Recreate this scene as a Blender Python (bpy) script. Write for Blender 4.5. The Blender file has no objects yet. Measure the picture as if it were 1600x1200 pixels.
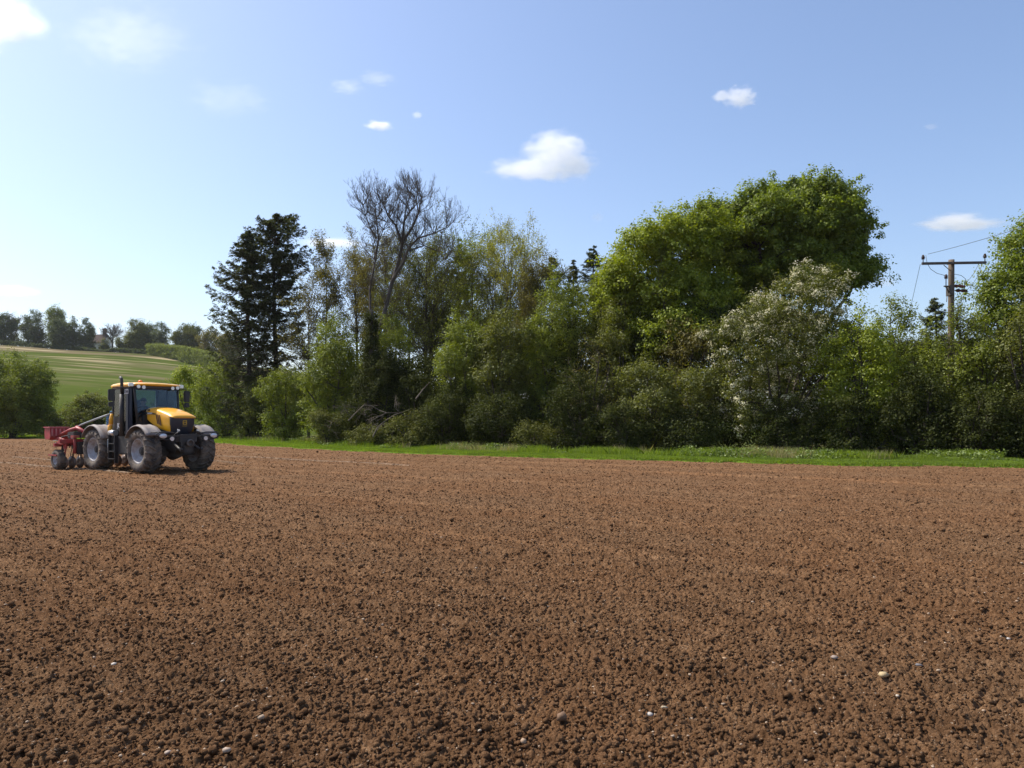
import bpy, bmesh, math, random
import numpy as np
from mathutils import Vector, Matrix

sc = bpy.context.scene
C = sc.collection
R = math.radians

# ------------------------------------------------------------------ camera, sky, sun, exposure
EYE, F, HY = 1.6, 1200.0, 662.0
cam = bpy.data.cameras.new('camera')
cam.sensor_width = 36.0
cam.lens = 27.0
cam.shift_y = 62.0 / 1600.0
cam.clip_start = 0.1
cam.clip_end = 20000
cam_o = bpy.data.objects.new('camera', cam)
cam_o.location = (0, 0, EYE)
cam_o.rotation_euler = (R(90), 0, 0)
C.objects.link(cam_o)
sc.camera = cam_o

SUN_EL, SUN_AZ = R(53), R(-68)          # azimuth from +Y, negative = left
sd = Vector((math.sin(SUN_AZ) * math.cos(SUN_EL), math.cos(SUN_AZ) * math.cos(SUN_EL), math.sin(SUN_EL)))
w = bpy.data.worlds.new('World')
sc.world = w
w.use_nodes = True
wn = w.node_tree
wn.nodes.clear()
wo = wn.nodes.new('ShaderNodeOutputWorld')
bg = wn.nodes.new('ShaderNodeBackground')
sky = wn.nodes.new('ShaderNodeTexSky')
sky.sky_type = 'NISHITA'
sky.sun_disc = False
sky.sun_elevation = SUN_EL
sky.sun_rotation = SUN_AZ
sky.altitude = 60
sky.air_density = 1.0
sky.dust_density = 1.8
sky.ozone_density = 2.4
bg.inputs['Strength'].default_value = 0.15
tint = wn.nodes.new('ShaderNodeMix'); tint.data_type = 'RGBA'; tint.blend_type = 'MULTIPLY'; tint.inputs[0].default_value = 1.0; tint.inputs[7].default_value = (1.01, 0.995, 1.025, 1)
wn.links.new(sky.outputs[0], tint.inputs[6])
wn.links.new(tint.outputs[2], bg.inputs['Color'])
wn.links.new(bg.outputs[0], wo.inputs['Surface'])
sl = bpy.data.lights.new('sun', 'SUN')
sl.energy = 4.6
sl.angle = R(0.53)
sl.color = (1.0, 0.93, 0.82)
so = bpy.data.objects.new('sun', sl)
so.rotation_euler = (-sd).to_track_quat('-Z', 'Y').to_euler()
so.location = (0, 0, 60)
C.objects.link(so)
sc.view_settings.view_transform = 'Standard'
sc.view_settings.look = 'None'
sc.view_settings.exposure = 0.42
sc.view_settings.gamma = 1.0
cy = sc.cycles
cy.max_bounces = 6
cy.diffuse_bounces = 3
cy.glossy_bounces = 2
cy.transmission_bounces = 4
cy.transparent_max_bounces = 12
cy.volume_bounces = 8
cy.use_denoising = True
cy.sample_clamp_indirect = 6.0

# ------------------------------------------------------------------ helpers
def nrm(a):
    return a / np.maximum(np.linalg.norm(a, axis=-1, keepdims=True), 1e-9)

def at(px, py, Z):
    """point of the place seen at photo pixel px, py at depth Z"""
    return np.array([(px - 800) / F * Z, Z, EYE + (HY - py) / F * Z])

def mesh_np(name, verts, faces, mat=None, smooth=False):
    me = bpy.data.meshes.new(name)
    verts = np.ascontiguousarray(verts, dtype=np.float32)
    if not isinstance(faces, list):
        faces = [faces]
    faces = [np.asarray(f, dtype=np.int32) for f in faces if len(f)]
    nl = sum(f.size for f in faces)
    nf = sum(len(f) for f in faces)
    me.vertices.add(len(verts))
    me.vertices.foreach_set('co', verts.ravel())
    me.loops.add(nl)
    me.loops.foreach_set('vertex_index', np.concatenate([f.ravel() for f in faces]))
    me.polygons.add(nf)
    ls = []; s = 0
    for f in faces:
        k = f.shape[1]
        ls.append(s + np.arange(len(f), dtype=np.int32) * k)
        s += f.size
    me.polygons.foreach_set('loop_start', np.concatenate(ls).astype(np.int32))
    if smooth:
        me.polygons.foreach_set('use_smooth', np.ones(nf, dtype=bool))
    me.update(calc_edges=True)
    me.validate()
    if mat: me.materials.append(mat)
    return me

def link(name, me, parent=None, loc=None):
    o = bpy.data.objects.new(name, me)
    C.objects.link(o)
    if parent: o.parent = parent
    if loc is not None: o.location = loc
    return o

def tag(o, label=None, cat=None, group=None, kind=None):
    if label: o['label'] = label
    if cat: o['category'] = cat
    if group: o['group'] = group
    if kind: o['kind'] = kind
    return o

def thing(name, label, cat, loc=(0, 0, 0), rz=0, group=None):
    o = bpy.data.objects.new(name, None)
    o.empty_display_size = 0.3
    C.objects.link(o)
    o.location = [float(v) for v in loc]
    o.rotation_euler = (0, 0, rz)
    return tag(o, label, cat, group)

def part(name, me, parent, label=None):
    o = link(name, me, parent)
    if label: o['label'] = label
    return o

# ------------------------------------------------------------------ materials
def newmat(name):
    m = bpy.data.materials.new(name)
    m.use_nodes = True
    nt = m.node_tree
    nt.nodes.clear()
    out = nt.nodes.new('ShaderNodeOutputMaterial')
    return m, nt, out

def N(nt, t, **kw):
    n = nt.nodes.new(t)
    for k, v in kw.items():
        if k in n.inputs: n.inputs[k].default_value = v
        else: setattr(n, k, v)
    return n

def ramp(nt, fac, stops):
    r = nt.nodes.new('ShaderNodeValToRGB')
    e = r.color_ramp.elements
    while len(e) > 1: e.remove(e[-1])
    e[0].position = stops[0][0]; e[0].color = (*stops[0][1], 1)
    for p, c in stops[1:]:
        x = e.new(p); x.color = (*c, 1)
    nt.links.new(fac, r.inputs[0])
    return r.outputs[0]

def mixc(nt, fac, a, b, mode='MIX'):
    m = nt.nodes.new('ShaderNodeMix'); m.data_type = 'RGBA'; m.blend_type = mode
    for sock, v in ((m.inputs[0], fac), (m.inputs[6], a), (m.inputs[7], b)):
        if hasattr(v, 'is_output'): nt.links.new(v, sock)
        elif isinstance(v, (int, float)): sock.default_value = v
        else: sock.default_value = (*v, 1)
    return m.outputs[2]

def mth(nt, op, a, b=None, c=None, clamp=False):
    m = nt.nodes.new('ShaderNodeMath'); m.operation = op; m.use_clamp = clamp
    for i, v in enumerate((a, b, c)):
        if v is None: continue
        if hasattr(v, 'is_output'): nt.links.new(v, m.inputs[i])
        else: m.inputs[i].default_value = v
    return m.outputs[0]

def noise(nt, scale, detail=3, rough=0.55, coord='Object', vec=None):
    n = nt.nodes.new('ShaderNodeTexNoise')
    n.inputs['Scale'].default_value = scale
    n.inputs['Detail'].default_value = detail
    n.inputs['Roughness'].default_value = rough
    if vec is None:
        tc = nt.nodes.new('ShaderNodeTexCoord'); vec = tc.outputs[coord]
    nt.links.new(vec, n.inputs['Vector'])
    return n.outputs[0]

def leaf_mat(name, dark, mid, light, trans=0.42, gloss=0.035, nsc=0.7, tw=(1.25, 1.3, 0.5)):
    m, nt, out = newmat(name)
    g = nt.nodes.new('ShaderNodeNewGeometry')
    n = noise(nt, nsc, 2)
    f = mth(nt, 'ADD', mth(nt, 'MULTIPLY', g.outputs['Random Per Island'], 0.5), mth(nt, 'MULTIPLY', mth(nt, 'SUBTRACT', n, 0.25), 1.0))
    col = ramp(nt, f, [(0.1, dark), (0.5, mid), (0.95, light)])
    d = N(nt, 'ShaderNodeBsdfDiffuse'); nt.links.new(col, d.inputs['Color'])
    t = N(nt, 'ShaderNodeBsdfTranslucent')
    nt.links.new(mixc(nt, 1.0, col, tw, 'MULTIPLY'), t.inputs['Color'])
    s = nt.nodes.new('ShaderNodeMixShader'); s.inputs[0].default_value = trans
    nt.links.new(d.outputs[0], s.inputs[1]); nt.links.new(t.outputs[0], s.inputs[2])
    gl = N(nt, 'ShaderNodeBsdfGlossy'); gl.inputs['Roughness'].default_value = 0.6
    gl.inputs['Color'].default_value = (0.8, 0.85, 0.8, 1)
    s2 = nt.nodes.new('ShaderNodeMixShader'); s2.inputs[0].default_value = gloss
    nt.links.new(s.outputs[0], s2.inputs[1]); nt.links.new(gl.outputs[0], s2.inputs[2])
    nt.links.new(s2.outputs[0], out.inputs['Surface'])
    return m

def bark_mat(name, a, b):
    m, nt, out = newmat(name)
    n = noise(nt, 3.0, 5, 0.65)
    col = ramp(nt, n, [(0.3, a), (0.7, b)])
    p = N(nt, 'ShaderNodeBsdfPrincipled', Roughness=0.9)
    nt.links.new(col, p.inputs['Base Color'])
    nt.links.new(p.outputs[0], out.inputs['Surface'])
    return m

def paint(name, col, rough=0.45, metal=0.0, dirt=None, dscale=6.0, damt=0.5, coat=0.0, bump=0.0):
    m, nt, out = newmat(name)
    p = N(nt, 'ShaderNodeBsdfPrincipled', Roughness=rough, Metallic=metal)
    p.inputs['Coat Weight'].default_value = coat
    if dirt:
        n = noise(nt, dscale, 6, 0.7)
        f = mth(nt, 'MULTIPLY', mth(nt, 'SMOOTH_MIN', mth(nt, 'MULTIPLY', mth(nt, 'SUBTRACT', n, 0.38, clamp=True), 4.0), 1.0, 0.1), damt, clamp=True)
        nt.links.new(mixc(nt, f, col, dirt), p.inputs['Base Color'])
        nt.links.new(mth(nt, 'MULTIPLY_ADD', f, 0.4, rough, clamp=True), p.inputs['Roughness'])
    else:
        p.inputs['Base Color'].default_value = (*col, 1)
    if bump:
        b = nt.nodes.new('ShaderNodeBump'); b.inputs['Strength'].default_value = bump; b.inputs['Distance'].default_value = 0.02
        nt.links.new(noise(nt, dscale * 4, 4), b.inputs['Height']); nt.links.new(b.outputs[0], p.inputs['Normal'])
    nt.links.new(p.outputs[0], out.inputs['Surface'])
    return m

ML = {
 'olive':  leaf_mat('olive_leaves', (0.050, 0.056, 0.007), (0.110, 0.120, 0.012), (0.20, 0.205, 0.020)),
 'bright': leaf_mat('bright_leaves', (0.065, 0.082, 0.006), (0.145, 0.175, 0.011), (0.26, 0.29, 0.018)),
 'yellow': leaf_mat('yellow_green_leaves', (0.09, 0.115, 0.005), (0.22, 0.265, 0.009), (0.38, 0.41, 0.018)),
 'dark':   leaf_mat('dark_shade_leaves', (0.020, 0.024, 0.005), (0.042, 0.050, 0.009), (0.085, 0.095, 0.015), 0.3, 0.012),  # real dark leaves, deepened further to paint shade low in the wood edge
 'deep':   leaf_mat('deep_green_leaves', (0.066, 0.090, 0.005), (0.155, 0.200, 0.010), (0.30, 0.35, 0.018)),
 'grey':   leaf_mat('grey_green_leaves', (0.050, 0.054, 0.012), (0.10, 0.105, 0.020), (0.18, 0.18, 0.040), 0.3, 0.015),
 'brown':  leaf_mat('budding_brown_leaves', (0.075, 0.062, 0.014), (0.155, 0.130, 0.026), (0.25, 0.22, 0.042)),
 'pale':   leaf_mat('pale_new_leaves', (0.16, 0.16, 0.03), (0.30, 0.29, 0.05), (0.44, 0.43, 0.09)),
 'spruce': leaf_mat('spruce_needles', (0.040, 0.047, 0.022), (0.080, 0.092, 0.040), (0.15, 0.165, 0.075), 0.25, 0.02),
 'dead':   leaf_mat('dry_needles', (0.07, 0.054, 0.03), (0.13, 0.10, 0.058), (0.19, 0.155, 0.09), 0.15),
 'white':  leaf_mat('white_blossom', (0.46, 0.43, 0.25), (0.68, 0.64, 0.43), (0.80, 0.77, 0.60), 0.4, 0.02, tw=(1, 1, .9)),
 'far':    leaf_mat('far_leaves', (0.030, 0.040, 0.010), (0.065, 0.085, 0.018), (0.13, 0.155, 0.035), nsc=0.25),
 'hedge':  leaf_mat('young_hedge_leaves', (0.10, 0.120, 0.018), (0.17, 0.20, 0.03), (0.25, 0.28, 0.05), nsc=0.4),
}
MB = {
 'grey':  bark_mat('grey_bark', (0.045, 0.038, 0.03), (0.095, 0.082, 0.065)),
 'brown': bark_mat('brown_bark', (0.032, 0.024, 0.018), (0.07, 0.053, 0.04)),
 'dead':  bark_mat('bleached_deadwood', (0.10, 0.078, 0.058), (0.18, 0.145, 0.11)),
 'pale':  bark_mat('pale_ash_bark', (0.050, 0.042, 0.034), (0.105, 0.090, 0.072)),
 'dark':  bark_mat('dark_bark', (0.028, 0.022, 0.018), (0.06, 0.048, 0.038)),
}
# ------------------------------------------------------------------ hard surface helper
class Geo:
    def __init__(s): s.v = []; s.f = []; s.sm = []
    def _add(s, V, Fc, smooth=False):
        b = len(s.v); s.v += [tuple(map(float, q)) for q in V]
        s.f += [tuple(b + i for i in q) for q in Fc]; s.sm += [smooth] * len(Fc)
    def box(s, c, d, rot=None):
        V = [Vector((x * d[0] / 2, y * d[1] / 2, z * d[2] / 2)) for x in (-1, 1) for y in (-1, 1) for z in (-1, 1)]
        if rot is not None: V = [rot @ q for q in V]
        V = [q + Vector(c) for q in V]
        s._add(V, [(0, 1, 3, 2), (4, 6, 7, 5), (0, 4, 5, 1), (2, 3, 7, 6), (0, 2, 6, 4), (1, 5, 7, 3)])
    def cyl(s, a, b, r0, r1=None, n=16, smooth=True):
        r1 = r0 if r1 is None else r1
        a = Vector(a); b = Vector(b); d = (b - a).normalized()
        u = d.orthogonal().normalized(); v = d.cross(u)
        V = []
        for p, r in ((a, r0), (b, r1)):
            for i in range(n):
                t = 2 * math.pi * i / n; V.append(p + (u * math.cos(t) + v * math.sin(t)) * r)
        s._add(V, [(i, (i + 1) % n, n + (i + 1) % n, n + i) for i in range(n)], smooth)
        b0 = len(s.v) - 2 * n
        s.f += [tuple(b0 + i for i in reversed(range(n))), tuple(b0 + n + i for i in range(n))]; s.sm += [False, False]
    def tube(s, pts, r, n=8):
        pts = [Vector(p) for p in pts]; V = []; m = len(pts)
        rs = r if isinstance(r, (list, tuple)) else [r] * m
        ref = None
        for i, p in enumerate(pts):
            d = (pts[min(i + 1, m - 1)] - pts[max(i - 1, 0)]).normalized()
            u = d.orthogonal().normalized() if ref is None else (ref - d * ref.dot(d)).normalized()
            ref = u; v = d.cross(u)
            for k in range(n):
                t = 2 * math.pi * k / n; V.append(p + (u * math.cos(t) + v * math.sin(t)) * rs[i])
        Fc = [(i * n + k, i * n + (k + 1) % n, (i + 1) * n + (k + 1) % n, (i + 1) * n + k) for i in range(m - 1) for k in range(n)]
        s._add(V, Fc, True)
        b0 = len(s.v) - m * n
        s.f += [tuple(b0 + i for i in reversed(range(n))), tuple(b0 + (m - 1) * n + i for i in range(n))]; s.sm += [False, False]
    def lathe(s, prof, c=(0, 0, 0), n=48):
        """prof: (y, r) pairs spun round the y axis"""
        V = []; m = len(prof)
        for y, r in prof:
            for k in range(n):
                t = 2 * math.pi * k / n; V.append((c[0] + r * math.cos(t), c[1] + y, c[2] + r * math.sin(t)))
        s._add(V, [(i * n + k, (i + 1) * n + k, (i + 1) * n + (k + 1) % n, i * n + (k + 1) % n) for i in range(m - 1) for k in range(n)], True)
    def loft(s, rings, closed=True, cap=True, smooth=True):
        n = len(rings[0]); m = len(rings); V = [p for r in rings for p in r]
        kk = range(n) if closed else range(n - 1)
        s._add(V, [(i * n + k, i * n + (k + 1) % n, (i + 1) * n + (k + 1) % n, (i + 1) * n + k) for i in range(m - 1) for k in kk], smooth)
        if cap:
            b0 = len(s.v) - m * n
            s.f += [tuple(b0 + i for i in reversed(range(n))), tuple(b0 + (m - 1) * n + i for i in range(n))]; s.sm += [False, False]
    def poly(s, pts, ax, t0, t1):
        """extrude a 2D outline along axis ax (0,1,2) from t0 to t1"""
        def mk(p, t):
            q = list(p); q.insert(ax, t); return q
        n = len(pts)
        s._add([mk(p, t0) for p in pts] + [mk(p, t1) for p in pts], [(i, (i + 1) % n, n + (i + 1) % n, n + i) for i in range(n)] + [tuple(range(n))[::-1], tuple(n + i for i in range(n))])
    def build(s, name, mat, parent=None, bevel=0.0, label=None):
        me = bpy.data.meshes.new(name)
        me.from_pydata(s.v, [], s.f)
        me.polygons.foreach_set('use_smooth', s.sm)
        bm = bmesh.new(); bm.from_mesh(me)
        bmesh.ops.recalc_face_normals(bm, faces=bm.faces)
        if bevel:
            es = [e for e in bm.edges if len(e.link_faces) == 2 and e.calc_face_angle() > 0.6]
            bmesh.ops.bevel(bm, geom=es, offset=bevel, segments=2, affect='EDGES', clamp_overlap=True)
        bm.to_mesh(me); bm.free()
        if mat: me.materials.append(mat)
        o = link(name, me, parent)
        if label: o['label'] = label
        return o

def text(name, body, size, loc, rot, mat, parent, depth=0.004, spacing=1.0):
    cu = bpy.data.curves.new(name, 'FONT'); cu.body = body; cu.size = size; cu.extrude = depth; cu.align_x = 'CENTER'; cu.align_y = 'CENTER'
    cu.space_character = spacing; cu.offset = size * 0.012
    o = bpy.data.objects.new('tmp', cu); C.objects.link(o)
    dg = bpy.context.evaluated_depsgraph_get(); dg.update()
    me = bpy.data.meshes.new_from_object(o.evaluated_get(dg)); bpy.data.objects.remove(o)
    me.materials.clear(); me.materials.append(mat); me.name = name
    q = link(name, me, parent); q.location = loc; q.rotation_euler = rot
    return q
# ------------------------------------------------------------------ vegetation generators
def rdir(rng, n):
    return nrm(rng.normal(size=(n, 3)))

class Segs:
    """tapered twig and limb pieces gathered and turned into one bark mesh"""
    def __init__(s): s.a = []; s.b = []; s.ra = []; s.rb = []
    def add(s, a, b, ra, rb):
        a = np.atleast_2d(a); b = np.atleast_2d(b); n = len(a)
        s.a.append(a); s.b.append(b)
        s.ra.append(np.broadcast_to(np.asarray(ra, float), (n,)).copy()); s.rb.append(np.broadcast_to(np.asarray(rb, float), (n,)).copy())
    def poly(s, pts, radii):
        pts = np.asarray(pts, float); radii = np.asarray(radii, float)
        s.add(pts[:-1], pts[1:], radii[:-1], radii[1:])
    def mesh(s, name, mat, sides=4):
        a = np.concatenate(s.a); b = np.concatenate(s.b); ra = np.concatenate(s.ra); rb = np.concatenate(s.rb)
        n = len(a); d = nrm(b - a)
        up = np.where(np.abs(d[:, 2:3]) > 0.9, np.array([[1., 0, 0]]), np.array([[0, 0, 1.]]))
        u = nrm(np.cross(d, up)); v = np.cross(d, u)
        a = a - d * ra[:, None] * 0.3; b = b + d * rb[:, None] * 0.3
        ang = np.arange(sides) / sides * 2 * np.pi
        ring = u[:, None, :] * np.cos(ang)[None, :, None] + v[:, None, :] * np.sin(ang)[None, :, None]
        va = a[:, None, :] + ring * ra[:, None, None]; vb = b[:, None, :] + ring * rb[:, None, None]
        V = np.concatenate([va, vb], axis=1).reshape(-1, 3)
        base = (np.arange(n) * 2 * sides)[:, None]
        k = np.arange(sides); k2 = (k + 1) % sides
        Fq = np.stack([base + k, base + k2, base + sides + k2, base + sides + k], axis=-1).reshape(-1, 4)
        return mesh_np(name, V, Fq, mat, smooth=sides > 4)

def leaf_mesh(name, cen, nor, size, mat, rng, aspect=0.62, axis=None, extra=None):
    """each leaf a folded diamond; extra = second set (cen, nor, size, mat)"""
    def build(cen, nor, size, ax):
        n = len(cen)
        size = np.broadcast_to(np.asarray(size, float), (n,))
        t = rdir(rng, n) if ax is None else ax
        u = nrm(t - nor * np.sum(t * nor, axis=1, keepdims=True)); v = np.cross(nor, u)
        L = size[:, None] * 0.5; W = L * aspect
        p0 = cen - u * L; p2 = cen + u * L
        fold = nor * (W * 0.35)
        p1 = cen + v * W - fold - u * L * 0.1; p3 = cen - v * W - fold - u * L * 0.1
        return np.stack([p0, p1, p2, p3], axis=1).reshape(-1, 3)
    V = build(cen, nor, size, axis)
    Fq = np.arange(len(V)).reshape(-1, 4)
    if extra is not None:
        V2 = build(extra[0], extra[1], extra[2], None)
        F2 = np.arange(len(V2)).reshape(-1, 4) + len(V)
        me = mesh_np(name, np.concatenate([V, V2]), np.concatenate([Fq, F2]), mat)
        me.materials.append(extra[3])
        idx = np.zeros(len(Fq) + len(F2), dtype=np.int32); idx[len(Fq):] = 1
        me.polygons.foreach_set('material_index', idx)
        return me
    return mesh_np(name, V, Fq, mat)

def clumps(rng, lobes, n, low=-0.5, inner=0.25):
    """clump centres on a union of ellipsoids, with their outward directions"""
    L = np.array(lobes, float)
    area = L[:, 3] * L[:, 5] + L[:, 4] * L[:, 5] + L[:, 3] * L[:, 4]
    cs = []; ds = []
    got = 0
    while got < n:
        m = n * 2
        k = rng.choice(len(L), m, p=area / area.sum())
        d = rdir(rng, m)
        ok = d[:, 2] > low - rng.random(m) * 0.5
        rr = 1.0 - np.abs(rng.normal(0, 0.16, m)) + (rng.random(m) < 0.07) * rng.random(m) * 0.16
        deep = rng.random(m) < inner
        rr = np.where(deep, rng.random(m) ** 0.5 * 0.85, rr)
        ph = k * 1.7
        rr = rr * (1 + 0.10 * np.sin(d[:, 0] * 6 + ph) * np.cos(d[:, 2] * 5 + ph * 2) + 0.08 * np.sin(d[:, 1] * 9 + d[:, 2] * 8 + ph))
        c = L[k, :3] + d * L[k, 3:6] * rr[:, None]
        ins = np.zeros(m, bool)
        for j in range(len(L)):
            q = np.sum(((c - L[j, :3]) / L[j, 3:6]) ** 2, axis=1) < 0.5
            ins |= q & (k != j)
        ok &= ~(ins & (rng.random(m) < 0.7))
        ok &= c[:, 2] > 0.12
        cs.append(c[ok]); ds.append(nrm(d[ok] * np.array([1, 1, 0.7]) + np.array([0, 0, 0.15])))
        got += ok.sum()
    return np.concatenate(cs)[:n], np.concatenate(ds)[:n]

def n3(p, sc, ph=0.0):
    """cheap smooth noise of position, about -1 to 1"""
    x, y, z = p[:, 0] / sc * 6.28, p[:, 1] / sc * 6.28, p[:, 2] / sc * 6.28
    return (np.sin(x + 1.7 * np.sin(y * 0.7 + ph) + ph) * np.cos(z * 1.1 + 1.3 * np.sin(x * 0.6 - ph)) + np.sin(y * 0.9 + z * 0.8 + 1.9 * np.cos(x * 0.8) + 2 * ph)) * 0.6

def fill_clumps(rng, c, d, per, cr, up=0.5, flat=0.75, droop=0.0, tuft=1.0):
    """every clump is a tuft: leaves in a flattened ball, facing out from its middle"""
    n = len(c)
    cnt = rng.poisson(per, n)
    k = np.repeat(np.arange(n), cnt)
    m = len(k)
    sc_ = (0.55 + rng.random(n) * 0.75)[k][:, None] * cr
    u = rdir(rng, m)
    rad = rng.random(m)[:, None] ** 0.42
    off = u * rad * np.array([1, 1, flat]) * sc_
    off = off + d[k] * (np.sum(u * d[k], axis=1) * rad[:, 0] ** 2)[:, None] * sc_ * 0.45
    p = c[k] + off + rng.normal(size=(m, 3)) * 0.03
    nor = nrm(u * 0.75 * tuft + d[k] * 0.25 + np.array([0, 0, up]) + rng.normal(size=(m, 3)) * 0.42)
    return p, nor

def limbs_to(rng, segs, base, tips, r0, nmain=6, rt=0.012, bend=0.15, spread=0.6):
    """main limbs from base towards the crown, then a twig from each limb to each clump"""
    tips = np.asarray(tips)
    mains = tips[rng.choice(len(tips), min(nmain, len(tips)), replace=False)]
    pts = []; rad = []
    for t in mains:
        s = np.linspace(0, 1, 7)[:, None]
        b = base + rng.normal(0, r0 * 1.2, 3) * np.array([1, 1, 0])
        mid = b * 0.5 + t * 0.5
        mid = mid + (b - t) * np.array([1, 1, 0]) * 0.22 * spread + rng.normal(0, bend, 3)
        P = (1 - s) ** 2 * b + 2 * s * (1 - s) * mid + s ** 2 * t
        P[1:-1] += rng.normal(0, bend * 0.4, (5, 3))
        rr = r0 * (1 - s[:, 0]) ** 0.8 + rt
        segs.poly(P, rr)
        for a in np.linspace(0.25, 1, 9):
            i = a * 6; j = int(min(i, 5)); f = i - j
            pts.append(P[j] * (1 - f) + P[j + 1] * f); rad.append(rr[j] * (1 - f) + rr[j + 1] * f)
    pts = np.array(pts); rad = np.array(rad)
    for ch in np.array_split(tips, max(1, len(tips) // 500)):
        dist = np.linalg.norm(ch[:, None] - pts[None] - np.array([0, 0, 0.3]), axis=2) + np.maximum(0, pts[None, :, 2] - ch[:, None, 2]) * 1.5
        j = dist.argmin(1)
        a = pts[j]; ra = np.minimum(rad[j] * 0.6, 0.02 + dist.min(1) * 0.012)
        m1 = a * 0.62 + ch * 0.38 + rng.normal(0, 0.12, ch.shape) * dist.min(1)[:, None] * 0.5
        m2 = a * 0.28 + ch * 0.72 + rng.normal(0, 0.10, ch.shape) * dist.min(1)[:, None] * 0.5
        segs.add(a, m1, ra, ra * 0.75); segs.add(m1, m2, ra * 0.75, ra * 0.5); segs.add(m2, ch, ra * 0.5, rt * 0.6)

def grow(rng, segs, P, D, L, rad, gens, nch, ang, ratio, trop=0.08, wig=0.16, steps=4, rmin=0.006, rr=0.6, tmin=1):
    """generations of curving branches; returns the tips and their directions"""
    P = np.atleast_2d(P).astype(float); D = nrm(np.atleast_2d(D).astype(float)); n = len(P)
    L = np.broadcast_to(np.asarray(L, float), (n,)).copy(); rad = np.broadcast_to(np.asarray(rad, float), (n,)).copy()
    tips = []; td = []
    for g in range(gens):
        n = len(P); p = P.copy(); d = D.copy()
        path = [p.copy()]; dirs = [d.copy()]; rads = [rad.copy()]
        for s in range(steps):
            d = nrm(d + rng.normal(0, wig, (n, 3)) + np.array([0, 0, trop]))
            q = p + d * (L / steps)[:, None]
            r1 = np.maximum(rad * (1 - 0.5 * (s + 1) / steps), rmin)
            segs.add(p, q, rads[-1], r1)
            p = q; path.append(p.copy()); dirs.append(d.copy()); rads.append(r1)
        tips.append(p.copy()); td.append(d.copy())
        if g == gens - 1: break
        path = np.array(path); dirs = np.array(dirs); rads = np.array(rads)
        nc = nch[g] if isinstance(nch, (list, tuple)) else nch
        k = np.repeat(np.arange(n), nc); m = len(k)
        ti = rng.integers(tmin, steps + 1, m)
        ti[::nc] = steps
        pp = path[ti, k]; dd = dirs[ti, k]; r_ = rads[ti, k]
        perp = nrm(np.cross(dd, rdir(rng, m)))
        a = np.radians(ang) * (0.6 + rng.random(m) * 0.8)
        a[::nc] *= 0.4
        D = nrm(dd * np.cos(a)[:, None] + perp * np.sin(a)[:, None]); P = pp
        L = L[k] * ratio * (0.65 + rng.random(m) * 0.6); rad = np.maximum(r_ * rr, rmin)
    return tips, td

COUNT = [0]
def auto_lobes(rng, h, wr, n=7, depth=None, low=0.3):
    depth = depth or wr
    L = [(0, 0, h * 0.52, wr * 0.72, depth * 0.72, h * 0.46)]
    for i in range(n):
        a = rng.random() * 2 * np.pi
        z = h * (low + (0.80 - low) * rng.random())
        r = wr * (0.34 + 0.2 * rng.random())
        rad = wr * 0.62 * math.sqrt(max(0.1, 1 - (z / h - 0.4) ** 2 * 1.5))
        L.append((math.cos(a) * rad, math.sin(a) * rad * depth / wr, z, r, r * depth / wr, min(r * 1.0, h * 0.3)))
    for i in range(4):
        a = i * np.pi / 2 + rng.random()
        L.append((math.cos(a) * wr * 0.5, math.sin(a) * depth * 0.5, h * 0.22, wr * 0.42, depth * 0.42, h * 0.24))
    return L

def bush(name, label, cat, px, top, hw, Z, mat, seed, dens=1.0, leaf=0.11, bark='brown', group=None, lobes=None, twig=1.0, per=34, cr=0.42, blossom=None, low=-0.5, depth=None, base_z=0.0, inner=0.25, crown_name='foliage', stem_name='stems'):
    rng = np.random.default_rng(seed)
    b = at(px, HY, Z); b[2] = base_z
    h = EYE + (HY - top) / F * Z - base_z
    wr = hw / F * Z
    root = thing(name, label, cat, b, 0, group)
    if lobes is None:
        L = auto_lobes(rng, h, wr * 0.88, depth=depth)
    else:
        L = []
        for (lx, ly, rx, rz, dy) in lobes:
            q = at(lx, ly, Z)
            L.append((q[0] - b[0], dy, q[2] - base_z, rx / F * Z, rx / F * Z * 0.9, rz / F * Z))
    A = sum(l[3] * l[5] for l in L)
    n = int(dens * A * 42 / (cr / 0.42) ** 2)
    c, d = clumps(rng, L, int(n * 1.25), low=low, inner=inner)
    q3 = n3(c, 2.4 * cr / 0.42, seed); kp = rng.random(len(c)) < np.clip(0.78 + 0.75 * q3, 0.12, 1); c = c[kp]; d = d[kp]; c = c + d * (n3(c, 1.7, seed + 1)[:, None] * 0.22)
    p, nor = fill_clumps(rng, c, d, per, cr)
    if lobes is None:
        s = h / np.percentile(p[:, 2], 99.7); p[:, 2] *= s; c[:, 2] *= s
    ok = p[:, 2] > 0.03; p = p[ok]; nor = nor[ok]
    size = leaf * (0.7 + rng.random(len(p)) * 0.7)
    ex = None
    if blossom:
        cb = rng.random(len(c)) < blossom[0]
        cc = c[cb]; dd = d[cb]
        ok = (dd[:, 2] > -0.35)
        pb, nb = fill_clumps(rng, cc[ok] + dd[ok] * cr * 0.55, dd[ok], blossom[1], cr * 0.5)
        pb = pb + nb * 0.1
        ex = (pb, nb, blossom[2] * (0.7 + rng.random(len(pb)) * 0.6), ML['white'])
    part(crown_name, leaf_mesh(crown_name, p, nor, size, ML[mat], rng, extra=ex), root)
    S = Segs()
    sel = c[rng.random(len(c)) < 0.14 * twig]
    if len(sel) < 8: sel = c[:8]
    limbs_to(rng, S, np.array([0, 0, 0.0]), sel, 0.05 + 0.008 * h, nmain=int(8 + 4 * twig), rt=0.009)
    part(stem_name, S.mesh(stem_name, MB[bark]), root)
    COUNT[0] += len(p)
    return root

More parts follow.
